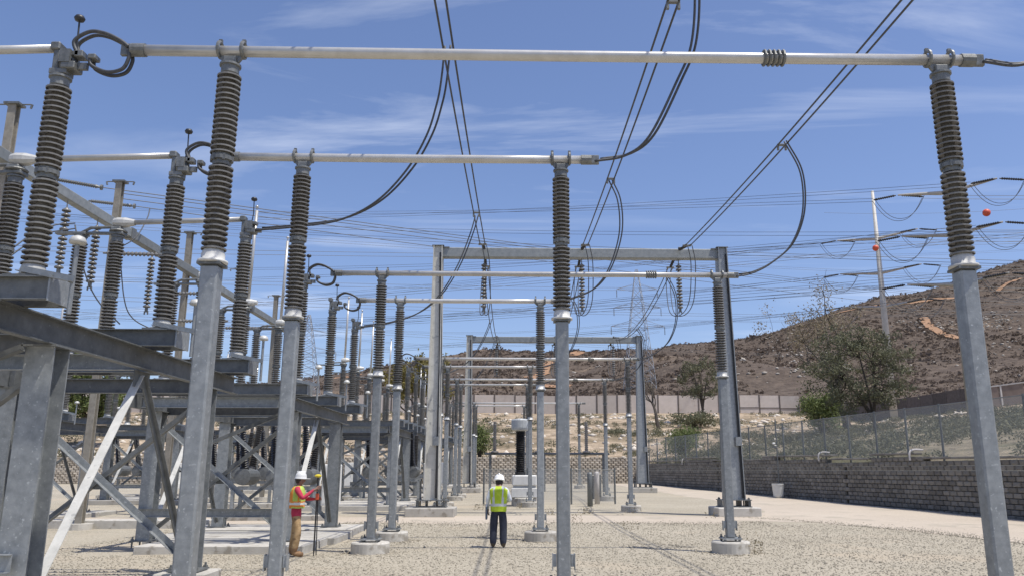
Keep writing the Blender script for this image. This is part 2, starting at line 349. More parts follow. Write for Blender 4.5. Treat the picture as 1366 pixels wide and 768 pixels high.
# gravel yard, finely divided so it can rise and undulate
ys = list(np.arange(-30, 12, 3.))+list(np.arange(12, 45, .45))+list(np.arange(45, YB+.5, 1.2))+[YB+.4]
xs = [-120, -90, -70, -55, -40, -32, -26, -22, -18]+list(np.arange(-15, 13, .6))+[13.2, 14.5, 16, 18, 20, 24, 28]
def yardz(x, y): return gz(y)+.022*mnoise.noise(Vector((x*.35, y*.35, 9)))
def yardp(x, y):
    w = wallx(y)+.25
    return (min(x, w), y, yardz(min(x, w), y))
struct(ob('gravel_yard', grid_mesh('gravel_yard', xs, ys, yardp, 'gravel')))
# dirt service road: one arm crosses the yard, the other follows the wall
def strip(name, left, right, dz, mat, nx=6, jag=0.):
    n = len(left); V = []
    for i in range(n):
        for k in range(nx+1):
            p = np.array(left[i], float)*(1-k/nx)+np.array(right[i], float)*k/nx
            j = jag*mnoise.noise(Vector((p[0]*.9, p[1]*.9, 5+k))) if k in (0, nx) else 0
            V.append((p[0]+j, p[1]+j*.5, yardz(p[0]+j, p[1]+j*.5)+dz-(.010 if k in (0, nx) else 0)))
    Fc = [(i*(nx+1)+k, i*(nx+1)+k+1, (i+1)*(nx+1)+k+1, (i+1)*(nx+1)+k) for i in range(n-1) for k in range(nx)]
    return struct(ob(name, me(name, V, Fc, mat, True)))
yy = np.arange(14, YB-.5, .5)
lx = np.interp(yy, [14, 20, 24, 27, 29.2, 30.5, 32.5, 35, 40, 78], [13.4, 13.2, 12.8, 12.0, 10.6, 8.0, 8.0, 10.6, 11.2, 8.6])
strip('wall_road', [(a, b) for a, b in zip(lx, yy)], [(wallx(b)-.02, b) for b in yy], .014, 'road_dirt', 14, .35)
xx = np.arange(-40, 8.5, .5)
strip('cross_road', [(x, 29.2+.25*math.sin(x*.7)) for x in xx], [(x, 33.0+.3*math.sin(x*.5+1)) for x in xx], .012, 'road_dirt', 10, .3)
# ground behind the walls
xs2 = list(np.arange(-700, -60, 16.))+list(np.arange(-60, 120, 2.5))+list(np.arange(120, 420, 6.))+list(np.arange(420, 1000, 24.))
ys2 = [YB+.42]+list(np.arange(YB+2, 160, 3.))+list(np.arange(160, 480, 6.5))+list(np.arange(480, 540, 3.))+[560, 600, 700, 900]
split = [i for i, y in enumerate(ys2) if y > 152][0]
struct(ob('slope', grid_mesh('slope', xs2, ys2[:split+1], lambda x, y: (x, y, zfun(x, y)), 'slope_dirt')))
struct(ob('hill', grid_mesh('hill', xs2, ys2[split:], lambda x, y: (x, y, zfun(x, y)), 'hill_dirt')))
offs = [0.28, .8, 1.6, 3, 5, 8, 11, 15, 20, 26, 33, 42, 55, 75, 110, 200, 400]
yr = list(np.arange(-30, YB, 2.5))+[YB+.5]
struct(ob('wall_bank', grid_mesh('wall_bank', offs, yr, lambda o, y: (wallx(y)+o, y, zfun(wallx(y)+o, y)-.03), 'brush_dirt')))
def hit(x, y, t0=82., t1=620.):                     # where a line of sight meets the terrain
    d = ray(x, y); d = d/d[1]
    t = t0
    while t < t1:
        P = np.array([0, 0, CH])+d*t
        if P[2] < zfun(P[0], P[1]): return P
        t += 1.5
    return None

# ------------------------------------------------------------------ shared insulator and post pieces
NS = 16
def shed_unit(h, ro, ri, ns, n=18):
    pr = [(ri, 0)]; p = h/ns
    for k in range(ns):
        z = k*p
        pr += [(ri, z+p*.60), (ro*.90, z+p*.50), (ro*.965, z+p*.16), (ro, z+p*.20), (ro, z+p*.46), (ri, z+p*.90)]
    pr += [(ri, h)]
    return MB().lathe(pr, n)
UNIT = shed_unit(1.0, .134, .062, NS).mesh('porcelain', 'porcelain')
UNIT_OLD = shed_unit(1.0, .134, .062, NS, 14).mesh('porcelain', 'porcelain_old')
def fittings(mat_low='cap_pale'):
    """metal caps of a two-unit stack, total height 2.36"""
    b = MB().lathe([(.16, 0), (.16, .03), (.125, .035), (.125, .10), (.105, .16), (.09, .17)], 18)          # base bell
    return b
def mids():
    b = MB().lathe([(.095, 1.135), (.098, 1.15), (.098, 1.185), (.125, 1.19), (.125, 1.235), (.098, 1.24), (.098, 1.28), (.09, 1.29)], 18)
    for k in range(6):
        a = k*math.pi/3; b.box((.112*math.cos(a), .112*math.sin(a), 1.212), (.03, .03, .07))
    return b
BASE_M = fittings().mesh('insulator', 'cap_pale', True); MID_M = mids().mesh('flange', 'bracket', False); CAP_M = MB().lathe([(.09, 2.25), (.10, 2.26), (.10, 2.345), (.12, 2.35), (.12, 2.375), (.05, 2.38)], 18).mesh('cap', 'bracket')
def insulator(parent, loc, name='insulator', old=False):
    o = ob(name, BASE_M, parent, loc)
    ob('porcelain', UNIT_OLD if old else UNIT, o, (0, 0, .14)); ob('porcelain', UNIT_OLD if old else UNIT, o, (0, 0, 1.26)); ob('flange', MID_M, o); ob('cap', CAP_M, o)
    return o
TOPZ = 6.66                                          # bus tube centre above grade
def clamp_mesh():
    b = MB(); z0 = 2.37
    b.box((0, 0, z0+.05), (.15, .12, .10), b=.012)
    for s in (-1, 1):
        b.ext((s*.05, 0, z0+.06), (s*.125, 0, z0+.17), [(-.05, -.02), (.05, -.02), (.05, .02), (-.05, .02)], (0, 1, 0))
        ring = [(s*.135, .09*math.cos(a), z0+.195+.09*math.sin(a)) for a in np.linspace(0, 2*math.pi, 17)]
        b.tube(ring, .022, 6, False)
        b.box((s*.135, 0, z0+.30), (.04, .035, .05))
    return b
CLAMP_M = clamp_mesh().mesh('clamp', 'bracket')
BUS_SUPPORT = None
def bus_support(x, y, label, group):
    global BUS_SUPPORT
    if BUS_SUPPORT is None:
        t = thing('bus_support', '', 'bus support')
        p = MB(); p.box((0, 0, 2.175), (.19, .19, 3.69), b=.02); post = p.build('post', 'galv', t)
        MB().box((0, 0, .315), (.44, .44, .03)).build('base_plate', 'galv', post); MB().box((0, 0, 4.035), (.25, .25, .03)).build('top_plate', 'galv_dark', post)
        for s in (-1, 1):
            MB().box((s*.128, 0, .62), (.05, .10, .16)).box((s*.155, .0, .60), (.012, .13, .22)).build('ground_lug', 'galv', post)
        for sx in (-1, 1):
            for sy in (-1, 1):
                MB().lathe([(.018, .24), (.018, .40), (.0179, .405)], 6, (sx*.17, sy*.17, 0)).lathe([(.034, .331), (.034, .362)], 6, (sx*.17, sy*.17, 0)).lathe([(.034, .262), (.034, .292)], 6, (sx*.17, sy*.17, 0)).build('anchor_bolt', 'bracket', post)
        ins = insulator(t, (0, 0, 4.05)); ob('clamp', CLAMP_M, ins)
        MB().lathe([(.44, -.15), (.44, .22), (.42, .25), (.1, .252)], 28).build('footing', 'concrete', t)
        BUS_SUPPORT = t; o = t
    else: o = copy_tree(BUS_SUPPORT)
    o.location = (x, y, gz(y)); tag(o, label, 'bus support', group); return o

# ------------------------------------------------------------------ disconnect switches and their stands
def switch_proto(is_open, old=False):
    t = thing('disconnect_switch', '', 'switch')
    # origin at the underside of the base channels; local x: jaw +1.55, hinge -.90, rotating stack -1.60
    c = MB(); c.ext((-2.3, .16, .125), (1.86, .16, .125), cprof(.085, .25, .012, -1)); c.ext((-2.3, -.16, .125), (1.86, -.16, .125), cprof(.085, .25, .012, 1))
    c.build('base_channel', 'galv_dark', t)
    MB().box((1.874, 0, .125), (.02, .46, .27)).build('end_plate', 'galv', t)
    for x in (1.55, -.9, -1.6): MB().box((x, 0, .262), (.36, .46, .02)).build('mounting_plate', 'galv_dark', t)
    k = MB(); k.ext((1.5, -.15, .31), (2.12, -.22, .18), lprof(.07, .07, .01)); k.tube([(2.1, -.2, -.15), (2.1, -.2, .62)], .024, 8); k.build('operating_rod', 'galv', t)
    d = MB().lathe([(.02, .60), (.082, .61), (.088, .635), (.065, .68), (.02, .70)], 16, (2.1, -.2, 0)); d.build('rod_cap', 'cap_pale', t, smooth=True)
    for x in (1.55, -.9, -1.6): insulator(t, (x, 0, .272), old=old)
    z = .272+2.38
    # jaw
    j = MB(); j.box((1.55, 0, z+.04), (.2, .17, .07), b=.01); j.box((1.50, 0, z+.19), (.075, .12, .26), b=.012); j.box((1.48, 0, z+.36), (.11, .16, .10), b=.015)
    j.box((1.66, 0, z+.11), (.16, .2, .09), b=.012); j.box((1.62, .09, z+.22), (.12, .035, .16)); j.box((1.62, -.09, z+.22), (.12, .035, .16)); j.box((1.78, 0, z+.13), (.12, .05, .08)); j.box((1.70, 0, z+.27), (.09, .14, .05))
    jw = j.build('jaw', 'bracket', t)
    h = MB().tube([(1.6, .08, z+.25), (1.63, .09, z+.50), (1.62, .09, z+.78)], .011, 6); h.build('horn_rod', 'black_rubber', jw)
    MB().lathe([(.01, -.045), (.05, -.03), (.062, 0), (.045, .03), (.01, .042)], 12, (1.62, .09, z+.80)).build('corona_ball', 'black_rubber', jw, smooth=True)
    # hinge
    g = MB(); g.box((-.9, 0, z+.04), (.26, .22, .07), b=.015); g.lathe([(.15, .07), (.165, .09), (.15, .11)], 20, (-.9, 0, z)); g.box((-.92, 0, z+.12), (.2, .2, .1), b=.02)
    g.box((-1.25, .0, z+.05), (.9, .09, .05), b=.01); g.box((-1.6, 0, z+.03), (.24, .2, .06), b=.01); g.tube([(-1.6, 0, z+.06), (-1.4, -.06, z+.14), (-.98, -.06, z+.16)], .03, 8)
    g.box((-1.88, 0, z+.05), (.4, .1, .05)); hg = g.build('hinge', 'bracket', t)
    hd = MB(); Mx = Matrix.Rotation(math.pi/2, 3, 'Y')
    hd.lathe([(.05, -.17), (.08, -.16), (.105, -.08), (.105, .05), (.08, .15), (.06, .24)], 10, (-.84, 0, z+.27), Mx); hd.build('hinge_head', 'cap_pale', t, smooth=False)
    bl = MB()
    if is_open:
        bl.tube([(-.86, 0, z+.30), (-.82, 0, z+3.0)], .045, 12); bl.lathe([(.01, -.05), (.06, 0), (.01, .05)], 8, (-.82, 0, z+3.12)); bl.tube([(-.82, 0, z+2.95), (-.82, 0, z+3.12)], .015, 6)
    else: bl.tube([(-.62, 0, z+.275), (1.49, 0, z+.355)], .05, 14)
    bl.build('blade', 'aluminium', t, smooth=True)
    return t
SWITCH = {True: switch_proto(True), False: switch_proto(False)}
used_switch = set()
SZ = 3.60
def switch(x, y, is_open, label, group, rz=0):
    if is_open in used_switch: o = copy_tree(SWITCH[is_open])
    else: o = SWITCH[is_open]; used_switch.add(is_open)
    o.location = (x, y, SZ+gz(y)); o.rotation_euler = (0, 0, rz); return tag(o, label, 'switch', group)
def stand_proto():
    """local x 0 = wall-side beam, -3.35 = other beam; y 0..7.4"""
    t = thing('switch_stand', '', 'steel stand'); X2 = -3.35; YA, YC = 1.35, 6.25
    for x, fl in ((0, -1), (X2, 1)):
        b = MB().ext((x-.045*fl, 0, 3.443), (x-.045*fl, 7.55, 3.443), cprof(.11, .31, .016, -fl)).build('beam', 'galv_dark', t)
        s = MB()
        for yv in (YA-.1, 3.8, YC-.1): s.box((x+.012*fl, yv, 3.443), (.085, .014, .27))
        s.build('stiffener', 'galv_dark', b)
    for yv in (YA, YC):
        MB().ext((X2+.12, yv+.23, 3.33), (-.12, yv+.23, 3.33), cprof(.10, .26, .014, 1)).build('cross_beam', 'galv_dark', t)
    MB().ext((X2+.06, .35, 3.42), (-.07, .35, 3.42), cprof(.09, .24, .012, 1)).build('cross_beam', 'galv', t)
    MB().ext((X2+.06, 3.85, 3.42), (-.07, 3.85, 3.42), cprof(.09, .24, .012, 1)).build('cross_beam', 'galv', t)
    for x in (0, X2):
        for yv in (YA, YC):
            lg = MB().ext((x, yv, .23), (x, yv, 3.262), iprof(.33, .34, .022), (0, 1, 0)).build('leg', 'galv', t)
            MB().box((x, yv, .215), (.52, .52, .03)).build('base_plate', 'galv_dark', lg); MB().box((x, yv, 3.273), (.40, .42, .02)).build('top_plate', 'galv_dark', lg)
            bb = MB()
            for sx in (-1, 1):
                for sy in (-1, 1): bb.lathe([(.022, .05), (.022, .30), (.02, .31)], 6, (x+sx*.21, yv+sy*.21, 0)).lathe([(.04, .232), (.04, .265)], 6, (x+sx*.21, yv+sy*.21, 0))
            bb.build('anchor_bolt', 'bracket', lg)
    ang = lprof(.11, .11, .011)
    for yv in (YA+.02, YC+.02):
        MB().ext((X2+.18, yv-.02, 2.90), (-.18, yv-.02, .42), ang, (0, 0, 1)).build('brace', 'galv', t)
        MB().ext((X2+.18, yv+.13, .42), (-.18, yv+.13, 2.90), ang, (0, 0, 1)).build('brace', 'galv_dark', t)  # same steel as the crossing brace; darker colour stands in for shade
        MB().box(((X2)/2, yv+.07, 1.66), (.26, .012, .26)).build('gusset', 'galv_dark', t)
    # knee brace and low strut at the front
    MB().ext((X2+1.2, YA-.2, 2.35), (-.15, YA-.2, 3.2), lprof(.1, .1, .01)).build('brace', 'galv_dark', t)
    MB().ext((X2-.3, YA-.24, .86), (.05, YA-.24, .86), cprof(.07, .2, .012, 1)).build('strut', 'galv', t)
    ym = (YA+YC)/2
    for x in (.0, X2):                                # chevron braces under each long beam
        wide = [(-.075, -.012), (.075, -.012), (.075, 0), (-.063, 0), (-.063, .0)]
        a, b, c = (x, ym-.06, 3.22), (x, YA+.22, .36), (x, YC-.22, .36)
        T = [(-.062, 0), (.062, 0), (.062, -.012), (.006, -.012), (.006, -.09), (-.006, -.09), (-.006, -.012), (-.062, -.012)][::-1]
        MB().ext(b, a, T).build('brace', 'galv_sunlit', t)  # sunlit half: brightness of its top flange is in the colour
        MB().ext((x, ym+.06, 3.22), c, T).build('brace', 'galv_dark', t)  # shaded half: same steel, its dark underside painted by a darker colour
        MB().box((x, ym, 3.16), (.014, .5, .24)).build('gusset', 'galv_dark', t)
    return t
STAND = stand_proto(); stand_used = [False]
def stand(x, y, label, group, rz=0):
    o = copy_tree(STAND) if stand_used[0] else STAND; stand_used[0] = True
    o.location = (x, y, gz(y+3)); o.rotation_euler = (0, 0, rz); return tag(o, label, 'steel stand', group)

# ------------------------------------------------------------------ bays
BAYS = [  # y of first phase, words, which buses
    (8.60, 'closed-blade bay', False),
    (19.40, 'bay behind person in red', True),
    (35.9, 'bay just past tall gantry', True),
    (45.4, 'bay before the farther gantry', True),
    (64.5, 'bay past the farther gantry', True)]
PH = ['phase farthest from hill', 'middle phase', 'phase nearest hill']
DY = 3.25; XL, XM, XR, XJ = -3.33, .68, 5.0, -5.25
def coil(b, x, y, z):
    for k in range(5):
        b.tube([(x+.055*k-.11, y+.085*math.cos(a), z+.085*math.sin(a)) for a in np.linspace(0, 2*math.pi, 13)], .018, 6, False)
def bus_tube(y, x0, x1, label, damper=None):
    z = TOPZ-.06+gz(y)
    t = thing('bus_tube', label, 'bus tube', (x0, y, z), 0, 'aluminium bus tubes')
    L = x1-x0
    MB().tube([(0, 0, 0), (L*.25, 0, -.004), (L*.5, 0, -.008), (L*.75, 0, -.004), (L, 0, 0)], .065, 16).build('tube', 'aluminium', t, smooth=True)
    for xe, s in ((0, -1), (L, 1)):
        b = MB(); b.tube([(xe-s*.10, 0, 0), (xe+s*.06, 0, 0)], .078, 12); b.box((xe+s*.10, 0, .0), (.16, .05, .15), b=.008)
        for zz in (-.045, .045): b.tube([(xe+s*.06, -.045, zz), (xe+s*.06, .045, zz)], .016, 6)
        b.build('end_fitting', 'bracket', t)
    if damper:
        c = MB(); coil(c, damper-x0, 0, 0); c.build('coil', 'bracket', t)
    return t
def jumper_loop(y, x0, x1, label):
    """the pair of short flexible leads between a switch jaw and its tube"""
    z = TOPZ-.06+gz(y); t = thing('jumper_lead', label, 'cable', (x0, y, z), 0, 'jumper leads')
    L = x1-x0
    for s, dy in ((1, -.04), (1, .05), (-1, -.04), (-1, .05)):
        if s > 0: p = [(-.03, dy, -.10), (-.10, dy, .08), (.06, dy, .205), (L*.45, dy, .19), (L*.8, dy, .10), (L, dy, .02)]
        else: p = [(.10, dy, -.11), (L*.25, dy, -.22), (L*.6, dy, -.30), (L*.92, dy, -.26), (L*1.03, dy, -.12), (L, dy, -.02)]
        MB().tube(smooth_path(p, 7), .022, 8).build('strand', 'cable', t, smooth=True)
    MB().box((-.02, 0, -.08), (.1, .14, .08), b=.01).box((.13, 0, -.11), (.09, .13, .06), b=.01).build('lug', 'bracket', t)
    return t
for bi, (y0, bw, op) in enumerate(BAYS):
    for ph in range(3):
        y = y0+ph*DY
        switch(-6.80, y, op, f'{"upright open" if op else "closed"} disconnect switch on steel stand, {PH[ph]}, {bw}', 'disconnect switches')
        if ph < 2:
            xe = (XR if ph == 0 else XM)
            bus_support(XL, y, f'post with insulator on switch side, {PH[ph]}, {bw}', 'bus supports')
            bus_support(xe, y, f'post with insulator on retaining wall side, {PH[ph]}, {bw}', 'bus supports')
            bus_tube(y, -4.42, xe+(.36 if ph == 0 else .42), f'{"long" if ph == 0 else "short"} silver bus tube, {PH[ph]}, {bw}', (3.02 if bi == 0 else 3.35) if ph == 0 else None)
            jumper_loop(y, -5.03, -4.50, f'dark looped jumper lead at tube end, {PH[ph]}, {bw}')
    stand(-5.55, y0-.35, f'galvanised steel stand carrying three switches, {bw}', 'switch stands')

# further switch rows beside the pole gantry
for i, (xo, y0, w) in enumerate([(-17.2, 27.5, 'first of row beyond pole gantry'), (-17.2, 41.0, 'second of row beyond pole gantry'), (-17.6, 55.0, 'third of row beyond pole gantry')]):
    stand(xo, y0-.35, f'galvanised switch stand, {w}', 'switch stands')
    for ph in range(3): switch(xo-1.25, y0+ph*DY, i != 1, f'disconnect switch on stand, {PH[ph]}, {w}', 'disconnect switches')

# concrete slabs and kerbs
def slab(name, x0, x1, y0, y1, h, mat='concrete'):
    z = gz((y0+y1)/2); return struct(MB().box(((x0+x1)/2, (y0+y1)/2, z+h/2-.1), (x1-x0, y1-y0, h+.2), b=.02).build(name, mat))
slab('slab', -8.6, -4.80, 19.15, 21.6, .19)
slab('slab', -9.5, -4.62, 21.61, 24.0, .175)
slab('slab', -9.7, -4.75, 24.4, 26.6, .19)
slab('slab', -9.7, -4.7, 8.3, 12.5, .18)
for x_ in (-5.55, -8.9): slab('slab', x_-.42, x_+.42, 14.08, 14.92, .185)
for y0 in (35.9, 45.4, 64.5): slab('slab', -9.7, -4.75, y0+.2, y0+7, .19)
for y0 in (27.5, 41., 55.): slab('slab', -21.6, -16.3, y0+.2, y0+7, .19)
slab('kerb', -16., -9.9, 27.2, 27.9, .26); slab('kerb', -30., -14.9, 26.0, 26.5, .3)

# ------------------------------------------------------------------ gantries
def gantry(y, zt, label, words):
    g0 = gz(y); t = thing('gantry', label, 'gantry', (2.75, y, g0), 0, 'conductor gantries')
    xa, xb = -3.32-2.75, 8.72-2.75; H = zt-g0
    for x, s in ((xa, -1), (xb, 1)):
        # tapered wide-flange column, flanges facing across the line
        fl = MB(); W2 = .31 if s < 0 else .40
        def pr(w): return [(-w/2, -.26), (-w/2+.03, -.26), (-w/2+.03, -.012), (w/2-.03, -.012), (w/2-.03, -.26), (w/2, -.26), (w/2, .26), (w/2-.03, .26), (w/2-.03, .012), (-w/2+.03, .012), (-w/2+.03, .26), (-w/2, .26)]
        fl.ext((x, 0, .63), (x, 0, H), [(-W2, -.25), (W2, -.25), (W2, .25), (-W2, .25)], (0, 1, 0), [(-.2, -.2), (.2, -.2), (.2, .2), (-.2, .2)])
        c = fl.build('column', 'column_steel' if s < 0 else 'galv', t)
        bx = MB()
        for zz in (.36, .615): bx.box((x, 0, zz), (1.22, .9, .03))
        for xx in (-.56, -.2, .2, .56): bx.box((x+xx, 0, .4875), (.03, .8, .222))
        bx.build('base_box', 'galv_dark', c)
        for xx in (-.5, .5):
            for yv in (-.38, .38): MB().lathe([(.03, .25), (.03, .70), (.028, .71)], 6, (x+xx, yv, 0)).lathe([(.055, .632), (.055, .68)], 6, (x+xx, yv, 0)).build('anchor_bolt', 'bracket', c)
        fn = MB()                                       # stiffening ribs proud of the front face
        for q in (-1, 1): fn.ext((x+q*(W2-.03), -.30, .64), (x+q*.17, -.25, H-.02), [(-.018, -.09), (.018, -.09), (.018, .09), (-.018, .09)], (0, 1, 0))
        fn.build('flange', 'column_steel' if s < 0 else 'galv', c)
        q_ = 1. if s < 0 else .55; cd_ = MB().tube([(x+W2-.10, -.32, .7), (x+.22, -.30, H*.55), (x+.13, -.26, H-.3)], .065*q_, 8)
        cd_.build('conduit', 'black_rubber', c); MB().box((x+W2-.18, -.37, 2.9), (.24, .1, .35)).build('junction_box', 'galv', c)
        MB().box((x, 0, H+.015), (.5, .6, .03)).build('cap_plate', 'galv_dark', c)
        MB().box((x, 0, .16), (1.9 if s < 0 else 1.7, 1.7, .36), b=.03).build('footing', 'concrete', t)
    MB().box(((xa+xb)/2, 0, H-.26), (xb-xa-.36, .4, .42), b=.03).build('beam', 'galv_mid', t)
    for x in (xa, xb):
        for zz in (-.055, -.465): MB().box((x+(.3 if x < 0 else -.3), -.232, H+zz), (.35, .06, .04)).build('splice_plate', 'galv_dark', t)
    return t
G1, G2 = 33., 56.5
gantry(G1, 11.07, 'tall galvanised gantry, its column footing beside the retaining wall road', '')
gantry(G2, 11.15, 'smaller-looking gantry standing farther toward the pale wall', '')
LX = [-1.38, 2.75, 6.88]; LW = ['switch-side phase', 'middle phase', 'wall-side phase']
def line_z(Y):                                       # the strung conductors
    if Y < G1-1.2:
        a, b = -14., G1-1.2; m = (a+b)/2; return 10.72-.78*(1-((Y-m)/((b-a)/2))**2)
    a, b = G1+1.6, G2-1.2; m = (a+b)/2; return 10.70-.9*(1-((Y-m)/((b-a)/2))**2)
POLY = shed_unit(1.7, .06, .028, 24, 10)
STR = shed_unit(1.9, .125, .035, 13, 12).mesh('string', 'porcelain', True)
def dead_end(x, y, s, zt, label):
    """polymer dead-end insulator between a beam and a conductor pair"""
    d = Vector((0, s*1.75, -.28)); t = thing('dead_end_insulator', label, 'insulator', (x, y, zt), 0, 'dead-end insulators')
    M = d.to_track_quat('Z', 'Y').to_matrix()
    b = MB().lathe([(r, z*.72) for r, z in [(.03, 0)]]+[(.03+.032*(k % 2), .12+k*.028) for k in range(46)]+[(.03, 1.45)], 10, (0, 0, 0), M); b.build('rod', 'black_rubber', t, smooth=False)
    e = M @ Vector((0, 0, 1.5)); y_ = MB().box(tuple(e), (.34, .10, .07), b=.01)
    for sx in (-.1, .1): y_.tube([(sx, e.y, e.z), (sx, e.y+s*.30, e.z-.05)], .035, 8)
    MB().box((0, s*.06, .02), (.12, .14, .14), b=.015).build('shackle', 'bracket', t); y_.build('yoke', 'bracket', t); return t
def hang_string(x, y, zt, label, n=1, group='hanging insulator strings'):
    t = thing('insulator_string', label, 'insulator', (x, y, zt), 0, group)
    ob('string', STR, t, (0, 0, -2.12)); MB().tube([(0, 0, 0), (0, 0, -.24)], .02, 6).box((0, 0, -2.2), (.10, .05, .16)).box((-.06, 0, -2.3), (.03, .05, .12)).box((.06, 0, -2.3), (.03, .05, .12)).build('hook', 'bracket', t); return t
for gi, (gy, zt) in enumerate([(G1, 11.07), (G2, 11.15)]):
    gw = ['tall gantry beam', 'farther gantry beam'][gi]
    for i, x in enumerate(LX):
        dead_end(x, gy-.3, -1, zt-.12, f'dark ribbed dead-end insulator, worker side of {gw}, {LW[i]}')
        dead_end(x, gy+.3, 1, zt-.12, f'dark ribbed dead-end insulator, hill side of {gw}, {LW[i]}')
        hang_string(x, gy, zt-.46, f'disc insulator string hanging under {gw}, {LW[i]}')
def twin(name, label, path, group, r=.021, off=(.1, 0, 0), mat='cable', n=7, clamp=None, cat='cable'):
    p0 = path[0]; t = thing(name, label, cat, tuple(p0), 0, group); o = np.array(off)
    for s in (-1, 1):
        MB().tube([tuple(np.array(p)-np.array(p0)+s*o) for p in path], r, n).build('strand', mat, t, smooth=True)
    for ci in (clamp or []):
        b = MB(); c = np.array(path[ci])-np.array(p0); b.box(tuple(c), (.2+abs(o[0])*.4, .08, .05), b=.008)
        for s in (-1, 1): b.box(tuple(c+s*o-np.array([0, 0, .07])), (.05, .06, .16), b=.008)
        b.build('spacer', 'bracket', t)
    return t
for i, x in enumerate(LX):
    Ys = np.linspace(-14, G1-2.1, 48)
    cl = {0: 0, 1: 0, 2: 0}
    path = [(x, Y, line_z(Y)) for Y in Ys]
    ci = [int(np.argmin([abs(row_of(p)-q) if p[1] > 9 else 1e9 for p in path])) for q in ([62, 285], [20, 238], [-40, 187])[i]]
    twin('overhead_conductor', f'twin overhead conductor running over the workers to tall gantry, {LW[i]}', path, 'overhead conductors', clamp=ci)
    Ys = np.linspace(G1+2.1, G2-2.1, 24)
    twin('overhead_conductor', f'twin overhead conductor between the two gantries, {LW[i]}', [(x, Y, line_z(Y)) for Y in Ys], 'overhead conductors')
    for gi, (gy, zt) in enumerate([(G1, 11.07), (G2, 11.15)]):   # jumper slung under the beam
        pa = smooth_path([(x+.06, gy-2.05, zt-.40), (x+.2, gy-1.9, zt-1.2), (x+.22, gy-1.2, zt-2.5), (x+.08, gy, zt-2.86), (x-.12, gy+1.2, zt-2.5), (x-.1, gy+1.9, zt-1.2), (x-.02, gy+2.05, zt-.40)], 6)
        twin('beam_jumper', f'slack jumper cable slung under {["tall gantry", "farther gantry"][gi]}, {LW[i]}', pa, 'beam jumpers', .018, (.09, 0, 0))
# droppers from the overhead pairs down to tubes and switches
def on_line(i, q):
    Y = min(np.arange(9.5, 30, .05), key=lambda Y: abs(row_of((LX[i], Y, line_z(Y)))-q)); return np.array([LX[i], Y, line_z(Y)])
def dropper(i, start, pix, yend, end, words):
    n = len(pix); P = [start]
    for k, (x, y) in enumerate(pix): P.append(at(x, y, start[1]+(yend-start[1])*(k+1)/n))
    P.append(np.array(end)); return P, f'twin dropper cable curving down to {words}'
zb = TOPZ-.06
D = {}
D['C1'] = dropper(0, on_line(0, 62), [(592, 110), (586, 140), (573, 180), (547, 225), (507, 267), (458, 292), (400, 301)], 15.1, (-5.02, 15.1, zb-.19), 'switch of nearest-hill phase, closed-blade bay')
D['B1'] = dropper(1, np.array([LX[1], 11.2, line_z(11.2)]), [(930, -10), (925, 60), (905, 110), (870, 180), (838, 206)], 11.85, (1.26, 11.85, zb), 'tube of middle phase, closed-blade bay')
D['A1'] = dropper(2, np.array([LX[2], 8.3, line_z(8.3)]), [(1500, -10), (1430, 55), (1366, 85)], 8.6, (5.55, 8.6, zb), 'tube of farthest-from-hill phase, closed-blade bay')
D['C2'] = dropper(0, on_line(0, 287), [(629, 312), (613, 352), (590, 390), (560, 416), (520, 430)], 25.9, (-5.02, 25.9, zb-.19), 'switch of nearest-hill phase, bay behind person in red')
D['B2'] = dropper(1, on_line(1, 240), [(826, 268), (828, 310), (815, 355), (795, 383), (768, 396)], 22.65, (1.26, 22.65, zb), 'tube of middle phase, bay behind person in red')
D['A2'] = dropper(2, on_line(2, 188), [(1069, 230), (1072, 282), (1057, 325), (1030, 350), (1005, 363)], 19.4, (5.52, 19.4, zb), 'tube of farthest-from-hill phase, bay behind person in red')
for k, (P, lab) in D.items(): twin('dropper_cable', lab, smooth_path(P, 8), 'dropper cables', .021, (.05, .055, .04))
for bi in (2, 3):
    dy = BAYS[bi][0]-BAYS[1][0]
    for i, k in ((0, 'C2'), (1, 'B2'), (2, 'A2')):
        P = [p.copy() for p in D[k][0]]; Y = P[0][1]+dy; z1 = line_z(Y); ze = P[-1][2]+gz(P[-1][1]+dy); a, b = P[0][2], P[-1][2]
        for p in P: p[1] += dy; p[2] = ze+(p[2]-b)*(z1-ze)/(a-b)
        twin('dropper_cable', f'twin dropper cable to {PH[2-i]}, {BAYS[bi][1]}', smooth_path(P, 6), 'dropper cables', .021, (.05, .055, .04))

# ------------------------------------------------------------------ pole gantry on the switch side
gp = thing('pole_gantry', 'long box beam carried on slender capped poles above the switches', 'gantry', (-13.9, 15, 0))
for i, Y in enumerate([14.6, 20.9, 27.0, 33.2, 39.5, 45.8]):
    p = MB(); p.ext((0, Y-15, gz(Y)), (0, Y-15, 11.66), iprof(.21, .24, .04), (0, 1, 0)); pp = p.build('pole', 'pole_tan', gp)
    c = MB().box((0, Y-15, 11.69), (.42, .34, .06)); c.tube([(-.45, Y-15, 11.70), (.45, Y-15, 11.70)], .02, 6); c.tube([(-.45, Y-15, 11.58), (-.48, Y-15, 11.70)], .03, 6); c.tube([(.45, Y-15, 11.58), (.48, Y-15, 11.70)], .03, 6); c.build('cap_plate', 'bracket', pp)
    MB().lathe([(.4, -.2), (.4, .18)], 16, (0, Y-15, gz(Y))).build('footing', 'concrete', gp)
for k in range(5):
    ya = 14.3-15+k*6.6; MB().box((.27, ya+3.3, 9.95), (.28, 6.56, .32), b=.02).build('beam', 'galv_mid', gp)
    MB().box((.27, ya+.0, 9.95), (.34, .30, .38)).build('splice', 'bracket', gp)
for k, Y in enumerate([23.4, 25.2, 29.2, 31.0, 36.0]):
    hang_string(-13.55, Y, 9.77, 'pale insulator string hanging from the long box beam', group='strings under the pole gantry')
